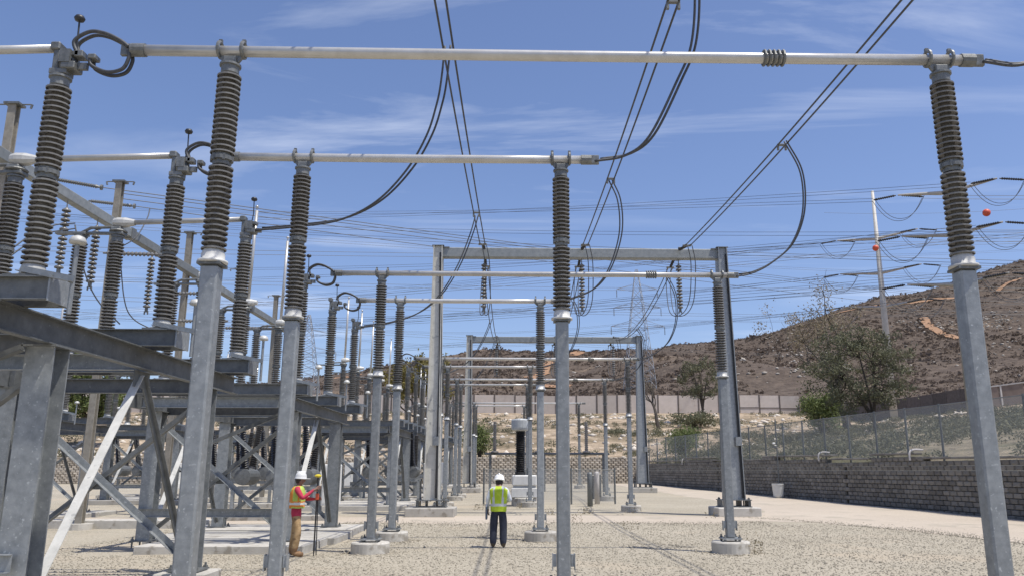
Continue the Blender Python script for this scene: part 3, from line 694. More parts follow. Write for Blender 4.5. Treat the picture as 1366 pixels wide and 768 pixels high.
def tension(p, q, words):
    p, q = np.array(p), np.array(q); d = Vector(q-p); t = thing('tension_insulator', words, 'insulator', tuple(p), 0, 'tension insulators beside the pole gantry')
    M = d.to_track_quat('Z', 'Y').to_matrix(); L = d.length; n = int(L/.07)
    MB().lathe([(.03, 0)]+[(.03+.05*(k % 2), .1+k*(L-.2)/n) for k in range(n)]+[(.03, L)], 10, (0, 0, 0), M).build('rod', 'porcelain', t); return t
for a, b in [((-13.2, 25.1, 8.6), (-11.3, 25.1, 8.55)), ((-13.2, 29.2, 8.2), (-11.2, 29.2, 8.2)), ((-13.2, 31., 7.5), (-11.2, 31., 7.5)), ((-13.2, 36., 8.1), (-11., 36., 8.1))]:
    tension(a, b, 'ribbed insulator strung level beside the pole gantry')
def strand(name, label, pts, r, mat='cable', group=None, cat='cable', n=6):
    p0 = np.array(pts[0]); return tag(MB().tube([tuple(np.array(p)-p0) for p in pts], r, n).build(name, mat, None, tuple(p0), smooth=True), label, cat, group)
for i, pts in enumerate([
    [at(100, 300, 24), at(112, 360, 24), at(130, 400, 24.3), at(160, 432, 24.6)],
    [at(160, 340, 28), at(166, 400, 28), at(178, 425, 28.2), at(205, 440, 28.5)],
    [at(150, 335, 27), at(180, 318, 27.4), at(196, 292, 28), at(200, 278, 28.3)],
    [at(0, 345, 20), at(25, 325, 20.5), at(50, 308, 21), at(75, 300, 21.5), at(100, 298, 22)],
    [at(0, 352, 20), at(30, 330, 20.5), at(60, 312, 21), at(100, 305, 22)]]):
    strand('slack_cable', 'slack dark cable looping beside the pole gantry', smooth_path(pts, 6), .02, group='slack cables beside the pole gantry')

# ------------------------------------------------------------------ breakers, instrument transformer, yard fence
def breaker_proto():
    t = thing('circuit_breaker', '', 'breaker')
    f = MB()
    for x in (-1.5, 1.5):
        for y in (-.45, .45): f.bar((x, y, 0), (x, y, 1.0), .12)
    for y in (-.45, .45): f.bar((-1.6, y, 1.04), (1.6, y, 1.04), .1, .12)
    for x in (-1.5, 0, 1.5): f.bar((x, -.5, .99), (x, .5, .99), .08)
    f.build('frame', 'galv', t)
    for x in (-1.15, 0, 1.15):
        tk = MB().lathe([(.1, -.62), (.3, -.6), (.31, -.5), (.31, .5), (.3, .6), (.1, .62)], 16, (x, 0, 1.45), Matrix.Rotation(math.pi/2, 3, 'X')).build('tank', 'galv_dark', t, smooth=False)
        for s in (-1, 1):
            M = Matrix.Rotation(-s*R(20), 3, 'X') @ Matrix.Rotation(0, 3, 'Z')
            pr = [(.17, .2), (.17, .35)]
            for k in range(20): pr += [(.105-.002*k, .36+k*.085), (.165-.003*k, .40+k*.085)]
            pr += [(.05, 2.1), (.05, 2.35)]
            MB().lathe(pr, 12, (x, s*.32, 1.45), M).build('bushing', 'black_rubber', t, smooth=False)
    cb_ = MB().box((2.0, 0, 1.15), (.55, .9, 1.5), b=.03).build('cabinet', 'white_paint', t)
    MB().box((2.0, -.462, 1.15), (.45, .02, 1.3)).box((2.16, -.48, 1.2), (.03, .03, .2)).build('door', 'white_paint', cb_)
    MB().box((0, 0, -.05), (4.2, 1.6, .3), b=.03).build('footing', 'concrete', t)
    return t
BRK = breaker_proto()
for i, (x, y, rz, w) in enumerate([(-8.9, 31.2, 0, 'between the person in red and the tall gantry'), (-6.6, 44.0, 0, 'past the tall gantry column'), (-13., 39.5, 0, 'under the pole gantry'), (-22.5, 36, .0, 'behind the low concrete kerb'), (-22.0, 49, 0, 'beyond the first kerb-side breaker'), (-7.0, 57.5, 0, 'beside the farther gantry'), (-12.5, 52.5, 0, 'past the pole gantry end')]):
    o = BRK if i == 0 else copy_tree(BRK); o.location = (x, y, gz(y)+.1); o.rotation_euler = (0, 0, rz); tag(o, f'white circuit breaker with black tilted bushings {w}', 'breaker', 'circuit breakers')
ctr = thing('instrument_transformer', 'black column transformer with pale drum head on white cabinet', 'transformer', (.42, 40.3, gz(40.3)))
MB().lathe([(.62, -.1), (.62, .35), (.58, .38)], 20).build('footing', 'concrete', ctr)
MB().box((0, 0, .62), (1.25, .8, .44), b=.02).build('lower_cabinet', 'white_paint', ctr); MB().box((0, 0, .89), (1.1, .7, .10)).build('band', 'grey_paint', ctr)
MB().box((0, 0, 1.2), (1.2, .8, .5), b=.05).build('upper_cabinet', 'white_paint', ctr)
pr = [(.26, 1.45), (.26, 1.6)]
for k in range(22): pr += [(.19, 1.62+k*.088), (.255, 1.66+k*.088)]
MB().lathe(pr+[(.2, 3.6)], 16, (-.2, 0, 0)).build('column', 'black_rubber', ctr)
MB().lathe([(.25, 3.56), (.42, 3.62), (.45, 3.72), (.45, 4.08), (.40, 4.14), (.1, 4.18)], 20, (-.2, 0, 0)).build('head', 'grey_paint', ctr, smooth=False)
def panel_mesh(L, h, z0=0.):
    m = me('mesh_panel', [(0, 0, z0), (L, 0, z0), (L, 0, z0+h), (0, 0, z0+h)], [(0, 1, 2, 3)], 'chain_link'); uv = m.uv_layers.new(name='UVMap')
    for i, c in enumerate([(0, 0), (L, 0), (L, h), (0, h)]): uv.data[i].uv = c
    return m
yf = thing('yard_fence', 'low chain link fence with thin posts around the drum-headed transformer', 'fence', (-1.6, 41.6, gz(41.6)))
PM = panel_mesh(2.2, 1.55, .1)
for k in range(4):
    MB().tube([(k*2.2, 0, -.1), (k*2.2, 0, 1.78)], .045, 8).build('post', 'fence_steel', yf)
    if k < 3: ob('mesh_panel', PM, yf, (k*2.2, 0, 0)); MB().tube([(k*2.2+.045, 0, 1.68), (k*2.2+2.155, 0, 1.68)], .025, 6).build('rail', 'fence_steel', yf)
for i, (x, y) in enumerate([(-1.75, 42.9), (-1.35, 43.6)]):
    pass
for x, y, lab in [(3.55, 39.5, 'slim grey steel bollard beside a pale one'), (4.1, 41.6, 'squat pale bollard with a dark strap beside the slim one')]:
    t = thing('bollard', lab, 'bollard', (x, y, gz(y))); MB().lathe([(.13, -.1), (.13, 1.5), (.10, 1.58), (.02, 1.6)], 14).build('tube', 'fence_steel' if x < 4 else 'rail_pale', t, smooth=True); MB().box((.16, 0, .9), (.1, .14, 1.1), b=.01).build('strap', 'bracket', t)
# low insulator stand by the fence
ls = thing('insulator_stand', 'low steel pipe rack with short brown insulators before the pale wall', 'steel stand', (0, 58, gz(58)))
MB().tube([(-2.2, 0, 2.6), (6.6, 0, 2.6)], .09, 8).build('rail', 'galv_dark', ls)
for x in (-1.8, 2., 6.2): MB().bar((x, 0, 0), (x, 0, 2.51), .18).build('leg', 'galv_dark', ls)
for x in (-1.5, 1.6, 5.0):
    o = MB().lathe([(.28, 2.69), (.28, 2.75), (.15, 2.8)]+[(.09+.05*(k % 2), 2.85+k*.07) for k in range(26)]+[(.09, 4.7), (.12, 4.72), (.12, 4.85)], 12, (x, 0, 0)).build('insulator', 'porcelain_old', ls)

# ------------------------------------------------------------------ retaining walls of split-face blocks
BW, BH, BD = .45, .205, .30
def block_mesh(mat, seed):
    r = random.Random(seed); a = .055; y0 = -.045
    V = [(-BW/2+.006, 0, .005), (BW/2-.006, 0, .005), (BW/2-.006, 0, BH-.005), (-BW/2+.006, 0, BH-.005)]
    V += [(-BW/2+.055, -BD*.28+r.uniform(-.012, .012), .016), (BW/2-.055, -BD*.28+r.uniform(-.012, .012), .016), (BW/2-.055, -BD*.28+r.uniform(-.012, .012), BH-.016), (-BW/2+.055, -BD*.28+r.uniform(-.012, .012), BH-.016)]
    V += [(r.uniform(-.06, .06), -BD*.34+r.uniform(-.015, .015), BH/2+r.uniform(-.03, .03))]
    V += [(-BW/2+.006, BD, .005), (BW/2-.006, BD, .005), (BW/2-.006, BD, BH-.005), (-BW/2+.006, BD, BH-.005)]
    Fc = [(4, 5, 8), (5, 6, 8), (6, 7, 8), (7, 4, 8), (0, 1, 5, 4), (1, 2, 6, 5), (2, 3, 7, 6), (3, 0, 4, 7), (3, 2, 11, 12), (1, 0, 9, 10), (0, 3, 12, 9), (2, 1, 10, 11)]
    return V, Fc
def wall_top(Y): return 2.26+gz(Y)*.62+(.2 if 44 < Y < 52 or 36 < Y < 40 else 0)+(.2 if 60 < Y < 66 else 0)
rw = thing('retaining_wall', 'dark shaded split-face block retaining wall along the dirt road', 'wall', (wallx(0), 0, 0))
dirv = Vector((-.1455, 1, 0)).normalized(); RZW = math.atan2(dirv.y, dirv.x)-math.pi       # block front (-y local) faces the yard
Wlen = (YB-2)/dirv.y
BM = [me('block', *block_mesh('', k), 'block_shaded') for k in range(4)]
MR = Matrix.Rotation(RZW, 3, 'Z')
cand = []
for c in range(int(Wlen/BW)):
    for rrow in range(-1, 16):
        s = 2+c*BW+(BW/2 if rrow % 2 else 0); Y = s*dirv.y
        zb_ = math.floor(gz(Y)/BH)*BH+rrow*BH
        if zb_+BH < gz(Y)-.05 or zb_+BH > wall_top(Y)+.02: continue
        cand.append((Y, wallx(Y)+.05+.003*rrow, zb_))
infr = [p for p in cand if p[0] > 29.6]; infr.sort(); near = set(infr[:300]); rest = MB()
nb = 0
for p in cand:
    if p in near: ob('block', BM[nb % 4], rw, (p[1]-wallx(0), p[0], p[2]), (0, 0, RZW)); nb += 1
    else:
        V, Fc = block_mesh('', nb*7 % 23); nb += 1
        rest.add([MR @ Vector(v)+Vector((p[1]-wallx(0), p[0], p[2])) for v in V], Fc)
o = rest.build('far_blocks', 'block_shaded', rw); o['kind'] = 'stuff'
cp = MB()
for c in range(int(Wlen/1.2)):
    Y = (2.6+c*1.2)*dirv.y; cp.box((wallx(Y)+.22-wallx(0), Y, wall_top(Y)+.045), (1.18, .42, .09), Matrix.Rotation(RZW, 3, 'Z'), b=.015)
cp.build('coping', 'block_shaded', rw)
back = MB()
for c in range(int(75/BW)):
    for rrow in range(-1, 12):
        x = wallx(YB)-.1-c*BW-(BW/2 if rrow % 2 else 0); z = gz(YB)+rrow*BH
        V, Fc = block_mesh('', (c*13+rrow*5) % 23); back.add([Vector((v[0]+x, v[1]*1.5+YB+.1+.02*rrow, v[2]+z)) for v in V], Fc)
bwl = thing('retaining_wall', 'sunlit tan block retaining wall at the foot of the dirt slope', 'wall', (0, 0, 0))
o = back.build('blocks', 'block_sunlit', bwl); o['kind'] = 'stuff'
# drain spouts on the dark wall
for Y in (36.5, 44.5, 56., 66.):
    t = tag(MB().tube(smooth_path([(wallx(Y)+.5, Y, wall_top(Y)+.2), (wallx(Y)+.1, Y, wall_top(Y)+.22), (wallx(Y)-.12, Y, wall_top(Y)+.1), (wallx(Y)-.14, Y, wall_top(Y)-.25)], 5), .045, 8).build('drain_spout', 'rail_pale', None), 'pale bent drain spout hooked over the dark retaining wall', 'pipe', 'drain spouts')
# fence on the wall
wf = thing('wall_fence', 'tall chain link fence along the top of the dark retaining wall', 'fence', (wallx(0)+.55, 0, 0))
FY = list(np.arange(20.5, 78, 2.45)); FHH = 2.45
def fbase(Y): return zfun(wallx(Y)+.56, Y)-.05
for i, Y in enumerate(FY):
    x = wallx(Y)-wallx(0); zb_ = fbase(Y)
    MB().tube([(x, Y, zb_-.3), (x, Y, zb_+FHH+.06)], .05, 8).build('post', 'fence_steel', wf)
    if i+1 < len(FY):
        Y2 = FY[i+1]; x2 = wallx(Y2)-wallx(0); z2 = fbase(Y2)
        L = math.hypot(x2-x, Y2-Y); m = me('mesh_panel', [(x, Y, zb_), (x2, Y2, z2), (x2, Y2, z2+FHH), (x, Y, zb_+FHH)], [(0, 1, 2, 3)], 'chain_link'); uv = m.uv_layers.new(name='UVMap')
        for k, c in enumerate([(0, 0), (L, 0), (L, FHH), (0, FHH)]): uv.data[k].uv = c
        ob('mesh_panel', m, wf); MB().tube([(x, Y, zb_+FHH), (x2, Y2, z2+FHH)], .024, 6).build('rail', 'fence_steel', wf)
# white tapered bin and thin pole before the wall
bp_ = at(1073, 662, 48.2); zbin = gz(48.2)
t = thing('waste_bin', 'white tapered barrel standing against the dark wall', 'bin', (wallx(48.2)-.75, 48.2, zbin+.02)); MB().lathe([(.24, 0), (.30, .1), (.345, .7), (.36, .72), (.36, .80), (.30, .80), (.27, .3)], 20).build('barrel', 'bin_white', t, smooth=False)
t = thing('lamp_pole', 'thin pole with small lamp beside the white barrel', 'pole', (wallx(48.9)-.35, 48.9, gz(48.9))); MB().tube([(0, 0, 0), (0, 0, 4.6)], .04, 8).build('pole', 'fence_steel', t); MB().box((-.1, 0, 2.95), (.2, .16, .2), b=.03).build('lamp', 'bracket', t); MB().box((-.2, -.1, 3.15), (.16, .1, .1), b=.02).build('hood', 'white_paint', t)

# ------------------------------------------------------------------ pale panel wall and brown fence on the slope
pw = thing('panel_wall', 'long pale concrete panel wall with dark posts below the hill', 'wall', (0, 150, 0))
def zw(X): return zfun(X, 150)
for X in np.arange(-118, 53, 3.8):
    zc = zw(X+1.9); h = 3.3
    MB().box((X+1.9, 0, zc+h/2-.4), (3.55, .16, h+.8)).build('panel', 'panel_pale', pw); MB().box((X, -.02, zc+h/2-.3), (.22, .28, h+.95)).build('post', 'timber_dark', pw)
    if X > 40: MB().box((X+1.9, -.1, zc+1.0), (3.55, .1, .14)).build('rail', 'timber_dark', pw)
bf = thing('brown_fence', 'shaded dark brown board fence running up beside the large tree', 'fence', (52, 150, 0))
p0, p1 = np.array([53.2, 149.6]), np.array([60., 104.])
nseg = 16
for k in range(nseg):
    a, b = p0+(p1-p0)*k/nseg, p0+(p1-p0)*(k+.96)/nseg; za, zb2 = zfun(*a), zfun(*b); h = 3.
    o2 = np.array([52, 150.])
    MB().ext((*(a-o2), za+h/2-.4), (*(b-o2), zb2+h/2-.4), [(-.07, -h/2-.4), (.07, -h/2-.4), (.07, h/2+.4), (-.07, h/2+.4)]).build('panel', 'timber_dark', bf)
    MB().bar((*(a-o2), za-.5), (*(a-o2), za+h+.2), .2).build('post', 'timber_dark', bf)
rf = thing('railed_fence', 'brown panel fence with pale top rail on the hillside', 'fence', (60, 104, 0))
q1 = np.array([100., 92.])
for k in range(14):
    a, b = p1+(q1-p1)*k/14, p1+(q1-p1)*(k+.94)/14; za, zb2 = zfun(*a), zfun(*b); h = 2.7
    MB().ext((*(a-p1), za+h/2-.4), (*(b-p1), zb2+h/2-.4), [(-.06, -h/2-.4), (.06, -h/2-.4), (.06, h/2+.3), (-.06, h/2+.3)]).build('panel', 'panel_brown', rf)
    MB().bar((*(a-p1), za-.5), (*(a-p1), za+h+.1), .2).build('post', 'rail_pale', rf)
    MB().bar((*(a-p1), za+h+.02), (*(b-p1), zb2+h+.02), .26, .16).build('rail', 'rail_pale', rf)

# ------------------------------------------------------------------ vegetation
def leaf_quads(P, size, rng, up=.3):
    n = len(P); a = rng.normal(size=(n, 3)); a /= np.linalg.norm(a, axis=1)[:, None]; b = rng.normal(size=(n, 3)); b[:, 2] += up
    b -= a*(a*b).sum(1)[:, None]; b /= np.linalg.norm(b, axis=1)[:, None]; s = size*rng.uniform(.6, 1.3, (n, 1))
    V = np.empty((n, 4, 3)); V[:, 0] = P-a*s; V[:, 1] = P-b*s*.45; V[:, 2] = P+a*s; V[:, 3] = P+b*s*.45
    return V.reshape(-1, 3)
def quad_mesh(name, V, mat):
    n = len(V)//4; m = bpy.data.meshes.new(name); m.vertices.add(len(V)); m.vertices.foreach_set('co', V.ravel().astype(np.float32))
    m.loops.add(4*n); m.loops.foreach_set('vertex_index', np.arange(4*n, dtype=np.int32)); m.polygons.add(n)
    m.polygons.foreach_set('loop_start', np.arange(0, 4*n, 4, dtype=np.int32)); m.materials.append(MATS[mat]); m.update(); m.validate(); return m
def round_tree(label, loc, H, Wd, leaf, nclump, per, lsize, base, seed, lean=0., zc=.6, rz=.40, cat='tree'):
    rng = np.random.default_rng(seed); t = thing('tree', label, cat, loc); b = MB(); C0 = np.array([lean, 0, H*zc]); rad = np.array([Wd/2, Wd/2, H*rz])
    forks = []
    tops = [C0+np.array([math.cos(a)*Wd*.17, math.sin(a)*Wd*.17, H*rng.uniform(-.08, .16)]) for a in rng.uniform(0, 2*math.pi, 5)]+[C0+np.array([0, 0, H*.2])]
    for tp in tops:
        pts = smooth_path([np.array([0, 0, -.5]), np.array([lean*.15, 0, base*.6]), np.array([tp[0]*.45, tp[1]*.45, base+(tp[2]-base)*.4]), tp], 5); n = len(pts)
        b.tube(pts, [H*.021*(1-.8*k/n) for k in range(n)], 7); forks += pts[n//2:]
    forks = np.array(forks); P = []
    for k in range(nclump):
        d = rng.normal(size=3); d /= np.linalg.norm(d); q = C0+d*rad*rng.uniform(.35, 1.0)**.6*(1+.28*mnoise.noise(Vector(d*1.6)+Vector((seed, 0, 0))))
        f = forks[np.argmin(np.linalg.norm(forks-q, axis=1)+rng.uniform(0, Wd*.1, len(forks)))]; m_ = (f+q)/2+rng.normal(size=3)*Wd*.02
        b.tube([f, m_, q], [H*.005, H*.003, H*.001], 4, False)
        P.append(q+rng.normal(size=(per, 3))*np.array([Wd*.033, Wd*.033, H*.024])); 
    b.build('trunk', 'trunk', t); ob('crown', quad_mesh('crown', leaf_quads(np.concatenate(P), lsize, rng), leaf), t)
def tree(name, label, loc, H, Wd, leaf, nleaf, lsize, trunk_h, seed, lean=(0, 0), sparse_top=0., cat='tree', group=None, gap=.75):
    rng = np.random.default_rng(seed); t = thing(name, label, cat, loc, 0, group); b = MB(); tips = []
    def limb(p, d, L, r, lev):
        pts = [p]; rad = [r]; n = 5
        for k in range(n):
            d = d+rng.normal(size=3)*.16; d[2] += .05; d /= np.linalg.norm(d); p = p+d*L/n; pts.append(p); rad.append(r*(1-.5*(k+1)/n))
        b.tube(pts, rad, 6 if lev < 2 else 4, lev == 0)
        if lev >= 3 or L < H*.05: tips.extend(pts[2:]); return
        for k in range(3 if lev else 5):
            q = pts[rng.integers(2, n+1)] if lev else pts[rng.integers(3, n+1)]
            ang = rng.uniform(0, 2*math.pi); tilt = rng.uniform(.35, 1.05)
            nd = d*math.cos(tilt)+np.array([math.cos(ang), math.sin(ang), .1])*math.sin(tilt)*Wd/H*1.35; nd /= np.linalg.norm(nd)
            limb(q, nd, L*rng.uniform(.55, .8) if lev else H*rng.uniform(.26, .4), rad[-1]*.75, lev+1)
    limb(np.zeros(3)-np.array([0, 0, .4]), np.array([lean[0], lean[1], 1.]), trunk_h, H*.028, 0)
    b.build('trunk', 'trunk', t)
    tips = np.array(tips); cz = tips[:, 2]
    k = rng.integers(0, len(tips), nleaf//26); cl = tips[k]; P = []
    for c in cl:
        if rng.random() > gap: continue
        dens = 26 if c[2] < H*(1-sparse_top) else 5
        P.append(c+rng.normal(size=(dens, 3))*np.array([Wd*.045, Wd*.045, H*.028]))
    P = np.concatenate(P)
    ob('crown', quad_mesh('crown', leaf_quads(P, lsize, rng), leaf), t); return t
def place(x, y, Y):
    P = at(x, y, Y); return (P[0], Y, zfun(P[0], Y))
round_tree('large olive-green tree leaning over the chain link fence', place(1168, 556, 80), 10.8, 10.8, 'leaf_olive', 195, 68, .135, 1.6, 5, -1.2, .56, .44)
tree('tree', 'nearly bare spindly tree rising behind the large olive-green tree', place(1130, 540, 96), 20.5, 12, 'leaf_dry', 5000, .16, 8.5, 9, (.0, 0), gap=.6)
round_tree('small dark-trunked tree standing before the pale panel wall', place(938, 552, 128), 10.4, 7.5, 'leaf_olive', 110, 34, .17, 3., 12, -.3, .66, .34)
tree('tree', 'yellowish tree rising beside the tall gantry column', place(552, 575, 92), 13.5, 7., 'leaf_yellow', 12000, .19, 4.6, 21)
round_tree('bright green tree seen under the steel stand with closed switches', place(112, 600, 95), 11.5, 7.5, 'leaf_green', 240, 60, .18, 2., 23)
tree('tree', 'bare grey tree beside the dark fence post before the pale wall', place(878, 556, 118), 11, 5, 'leaf_dry', 500, .12, 4.5, 31, gap=.4)
def bush(label, loc, w, h, leaf, n, ls, seed, group=None):
    rng = np.random.default_rng(seed); t = thing('bush', label, 'bush', loc, 0, group); b = MB()
    cl = []
    for k in range(26):
        a = rng.uniform(0, 2*math.pi); q = np.array([math.cos(a)*w*.42*rng.uniform(.1, 1), math.sin(a)*w*.42*rng.uniform(.1, 1), h*rng.uniform(.3, .95)]); cl.append(q)
        b.tube([(0, 0, -.2), tuple(q*np.array([.4, .4, .55])), tuple(q)], [.05, .03, .01], 4, False)
    b.build('stem', 'trunk', t); P = np.concatenate([c+rng.normal(size=(n//26, 3))*np.array([w*.1, w*.1, h*.13]) for c in cl]); P[:, 2] = np.abs(P[:, 2])
    ob('foliage', quad_mesh('foliage', leaf_quads(P, ls, rng), leaf), t)
bush('bright green round bush beside the brown board fence', place(1097, 562, 92), 4.6, 4.4, 'leaf_green', 5200, .15, 41)
bush('pale green bush at the foot of the slope behind the dark wall', place(910, 585, 84), 4.2, 2.8, 'leaf_green', 3600, .13, 42)
bush('green bush on the slope behind the farther gantry posts', place(640, 600, 84), 3.2, 3.2, 'leaf_green', 2600, .13, 43)
bush('dark green bush under the small dark-trunked tree', place(925, 562, 120), 7., 2., 'leaf_olive', 2200, .2, 44)
# countless brush: behind the wall fence, on the dirt slope, over the hill
def scatter(name, pts, sizes, mat, nl, ls, seed, label):
    rng = np.random.default_rng(seed); P = []
    for (x, y, z), s in zip(pts, sizes):
        q = rng.normal(size=(nl, 3)); q /= np.linalg.norm(q, axis=1)[:, None]; q *= rng.uniform(.55, 1.05, (nl, 1)); q[:, 2] = np.abs(q[:, 2])*.8
        P.append(np.array([x, y, z-.05])+q*s)
    P = np.concatenate(P); V = leaf_quads(P, 1., rng).reshape(-1, 4, 3); c = V.mean(1, keepdims=True)
    sc = np.repeat(np.array(sizes)*ls, nl)[:, None, None]; V = c+(V-c)*sc
    return tag(ob(name, quad_mesh(name, V.reshape(-1, 3), mat)), label, 'shrubs', None, 'stuff')
rng = np.random.default_rng(3); pts = []; sz = []
while len(pts) < 900:
    Y = rng.uniform(24, 112); o_ = rng.uniform(1.4, 34)**1.0; X = wallx(Y)+o_
    if mnoise.noise(Vector((X*.12, Y*.12, 0)))+.42 < rng.uniform(0, .5): continue
    pts.append((X, Y, zfun(X, Y))); sz.append(rng.uniform(.4, 1.15)*(1 if o_ > 5 else .75))
scatter('bank_brush', pts, sz, 'leaf_bank', 130, .12, 51, 'grey-green brush covering the bank behind the chain link fence')
pts = []; sz = []
while len(pts) < 1300:
    X = rng.uniform(-75, 62); Y = rng.uniform(81, 148)
    if mnoise.noise(Vector((X*.1, Y*.1, 7)))+.2 < rng.uniform(0, .5): continue
    pts.append((X, Y, zfun(X, Y))); sz.append(rng.uniform(.25, .95))
scatter('slope_brush', pts, sz, 'leaf_brush', 70, .15, 52, 'low dry brush dotted over the tan dirt slope')
pts = []; sz = []
while len(pts) < 27000:
    Y = 165+rng.random()**.8*345; X = rng.uniform(-.45, .85)*Y
    nz = mnoise.noise(Vector((X*.018, Y*.018, 5)))
    if nz < rng.uniform(-.55, .12): continue
    pts.append((X, Y, zfun(X, Y)-.1)); sz.append(min(2.4, .55*math.exp(rng.normal()*.45))*(1 if Y < 300 else 1.3))
scatter('hill_brush', pts, sz, 'chaparral', 13, .5, 53, 'dark brown chaparral covering the hill')
ICO = np.array([(0, 0, 1), (.894, 0, .447), (.276, .851, .447), (-.724, .526, .447), (-.724, -.526, .447), (.276, -.851, .447), (.724, .526, -.447), (-.276, .851, -.447), (-.894, 0, -.447), (-.276, -.851, -.447), (.724, -.526, -.447), (0, 0, -1)])
ICF = np.array([(0, 1, 2), (0, 2, 3), (0, 3, 4), (0, 4, 5), (0, 5, 1), (1, 6, 2), (2, 7, 3), (3, 8, 4), (4, 9, 5), (5, 10, 1), (6, 7, 2), (7, 8, 3), (8, 9, 4), (9, 10, 5), (10, 6, 1), (11, 7, 6), (11, 8, 7), (11, 9, 8), (11, 10, 9), (11, 6, 10)])
def rocks(name, P, S, mat, seed, label, flat=.6):
    rng = np.random.default_rng(seed); n = len(P); P = np.array(P); S = np.array(S)
    V = ICO[None]*rng.uniform(.65, 1.3, (n, 12, 1)); sc = rng.uniform(.7, 1.3, (n, 1, 3)); sc[:, :, 2] *= flat; V = V*sc
    a = rng.uniform(0, 2*math.pi, n); c, s = np.cos(a)[:, None], np.sin(a)[:, None]; x = V[:, :, 0]*c-V[:, :, 1]*s; y = V[:, :, 0]*s+V[:, :, 1]*c; V = np.stack([x, y, V[:, :, 2]], 2)*S[:, None, None]+P[:, None, :]
    Fc = (ICF[None]+(np.arange(n)*12)[:, None, None]).reshape(-1, 3); m = bpy.data.meshes.new(name); m.vertices.add(n*12); m.vertices.foreach_set('co', V.ravel().astype(np.float32))
    k = len(Fc); m.loops.add(3*k); m.loops.foreach_set('vertex_index', Fc.ravel().astype(np.int32)); m.polygons.add(k); m.polygons.foreach_set('loop_start', np.arange(0, 3*k, 3, dtype=np.int32)); m.materials.append(MATS[mat]); m.update(); m.validate()
    return tag(ob(name, m), label, 'rocks', None, 'stuff')
P = []; S = []
for (x0, x1, y0, y1, n) in [(1000, 1130, 440, 505, 60), (1190, 1366, 425, 442, 70), (1190, 1366, 455, 500, 30), (1290, 1366, 415, 430, 30), (1000, 1100, 468, 485, 30), (880, 990, 455, 515, 18), (600, 860, 478, 520, 25), (420, 600, 505, 540, 12), (1040, 1366, 350, 440, 20)]:
    for k in range(n):
        h_ = hit(rng.uniform(x0, x1), rng.uniform(y0, y1), 160)
        if h_ is None: continue
        for j in range(rng.integers(1, 5)):
            q = h_+rng.normal(size=3)*2.2; P.append((q[0], q[1], zfun(q[0], q[1])+.15)); S.append(rng.uniform(.25, .85))
rocks('hill_boulders', P, S, 'boulder', 5, 'pale boulders scattered over the brown hill')
P = []; S = []
for k in range(2600):
    X = rng.uniform(-70, 55); Y = rng.uniform(80, 147)
    if mnoise.noise(Vector((X*.09, Y*.09, 2))) < rng.uniform(-.3, .35): continue
    P.append((X, Y, zfun(X, Y)+.02)); S.append(rng.uniform(.1, .55))
rocks('slope_stones', P, S, 'pale_stone', 6, 'pale stones lying on the dirt slope')
# trails and a cut on the hill
for name, pl, w in [('hill_trail', [(1232, 424), (1240, 436), (1256, 446), (1280, 452)], 3.2), ('hill_trail', [(705, 506), (722, 500), (730, 487), (745, 478), (775, 470), (812, 463)], 4.2), ('hill_trail', [(735, 518), (745, 515)], 8.), ('hill_trail', [(445, 506), (462, 503), (480, 499)], 5.), ('hill_trail', [(1100, 423), (1160, 410), (1230, 403), (1300, 398)], 1.6), ('hill_trail', [(1330, 390), (1350, 376), (1366, 372)], 2.)]:
    pp = [hit(x, y, 160) for x, y in pl]; pp = [p for p in pp if p is not None]
    if len(pp) < 2: continue
    pp = smooth_path(pp, 12); V = []; Fc = []
    for i, p in enumerate(pp):
        d = pp[min(i+1, len(pp)-1)]-pp[max(i-1, 0)]; s_ = np.array([-d[1], d[0], 0]); s_ /= np.linalg.norm(s_)
        for k in (-1, -.5, 0, .5, 1):
            q = p+s_*k*w*(.7+.5*mnoise.noise(Vector((i*.5, k, 3)))); V.append((q[0], q[1], zfun(q[0], q[1])+.45))
        if i:
            for k in range(4): Fc.append(((i-1)*5+k, (i-1)*5+k+1, i*5+k+1, i*5+k))
    struct(ob(name, me(name, V, Fc, 'trail_dirt', True)))
# loose gravel in the near yard, weeds at footings
n = 34000; X = RNG.uniform(-11, 13.3, n*2); Y = 13.5+RNG.random(n*2)**1.3*15; keep = [(x, y) for x, y in zip(X, Y) if not (-9.8 < x < -4.5 and 19 < y < 27) and x < np.interp(y, [14, 20, 24, 27], [13.2, 13., 12.6, 11.8])][:n]
P = [(x, y, yardz(x, y)+.004) for x, y in keep]; S = RNG.uniform(.006, .018, len(P))*(1+1.1*(RNG.random(len(P)) < .04))
for fx, fy in [(XL, 19.4), (XL, 22.65), (XM, 22.65), (XR, 19.4), (-.4, 24), (3.5, 21)]:
    for k in range(90):
        a = RNG.uniform(0, 2*math.pi); r_ = .46+abs(RNG.normal())*.2; P.append((fx+r_*math.cos(a), fy+r_*math.sin(a), yardz(fx, fy)+.006)); S = np.append(S, RNG.uniform(.01, .035))
for k in range(2600):
    y_ = RNG.uniform(15, 33); x_ = float(np.interp(y_, [14, 20, 24, 27, 29.2, 33], [13.4, 13.2, 12.8, 12.0, 10.6, 8.0]))+abs(RNG.normal())*.7-.2; P.append((x_, y_, yardz(x_, y_)+.014)); S = np.append(S, RNG.uniform(.008, .024))
for k in range(1800):
    x_ = RNG.uniform(-6, 9); y_ = 29.2+RNG.normal()*.5; P.append((x_, y_, yardz(x_, y_)+.012)); S = np.append(S, RNG.uniform(.008, .026))
rocks('loose_gravel', P, S, 'stone', 8, 'loose grey and tan gravel covering the yard', .75)
P = []
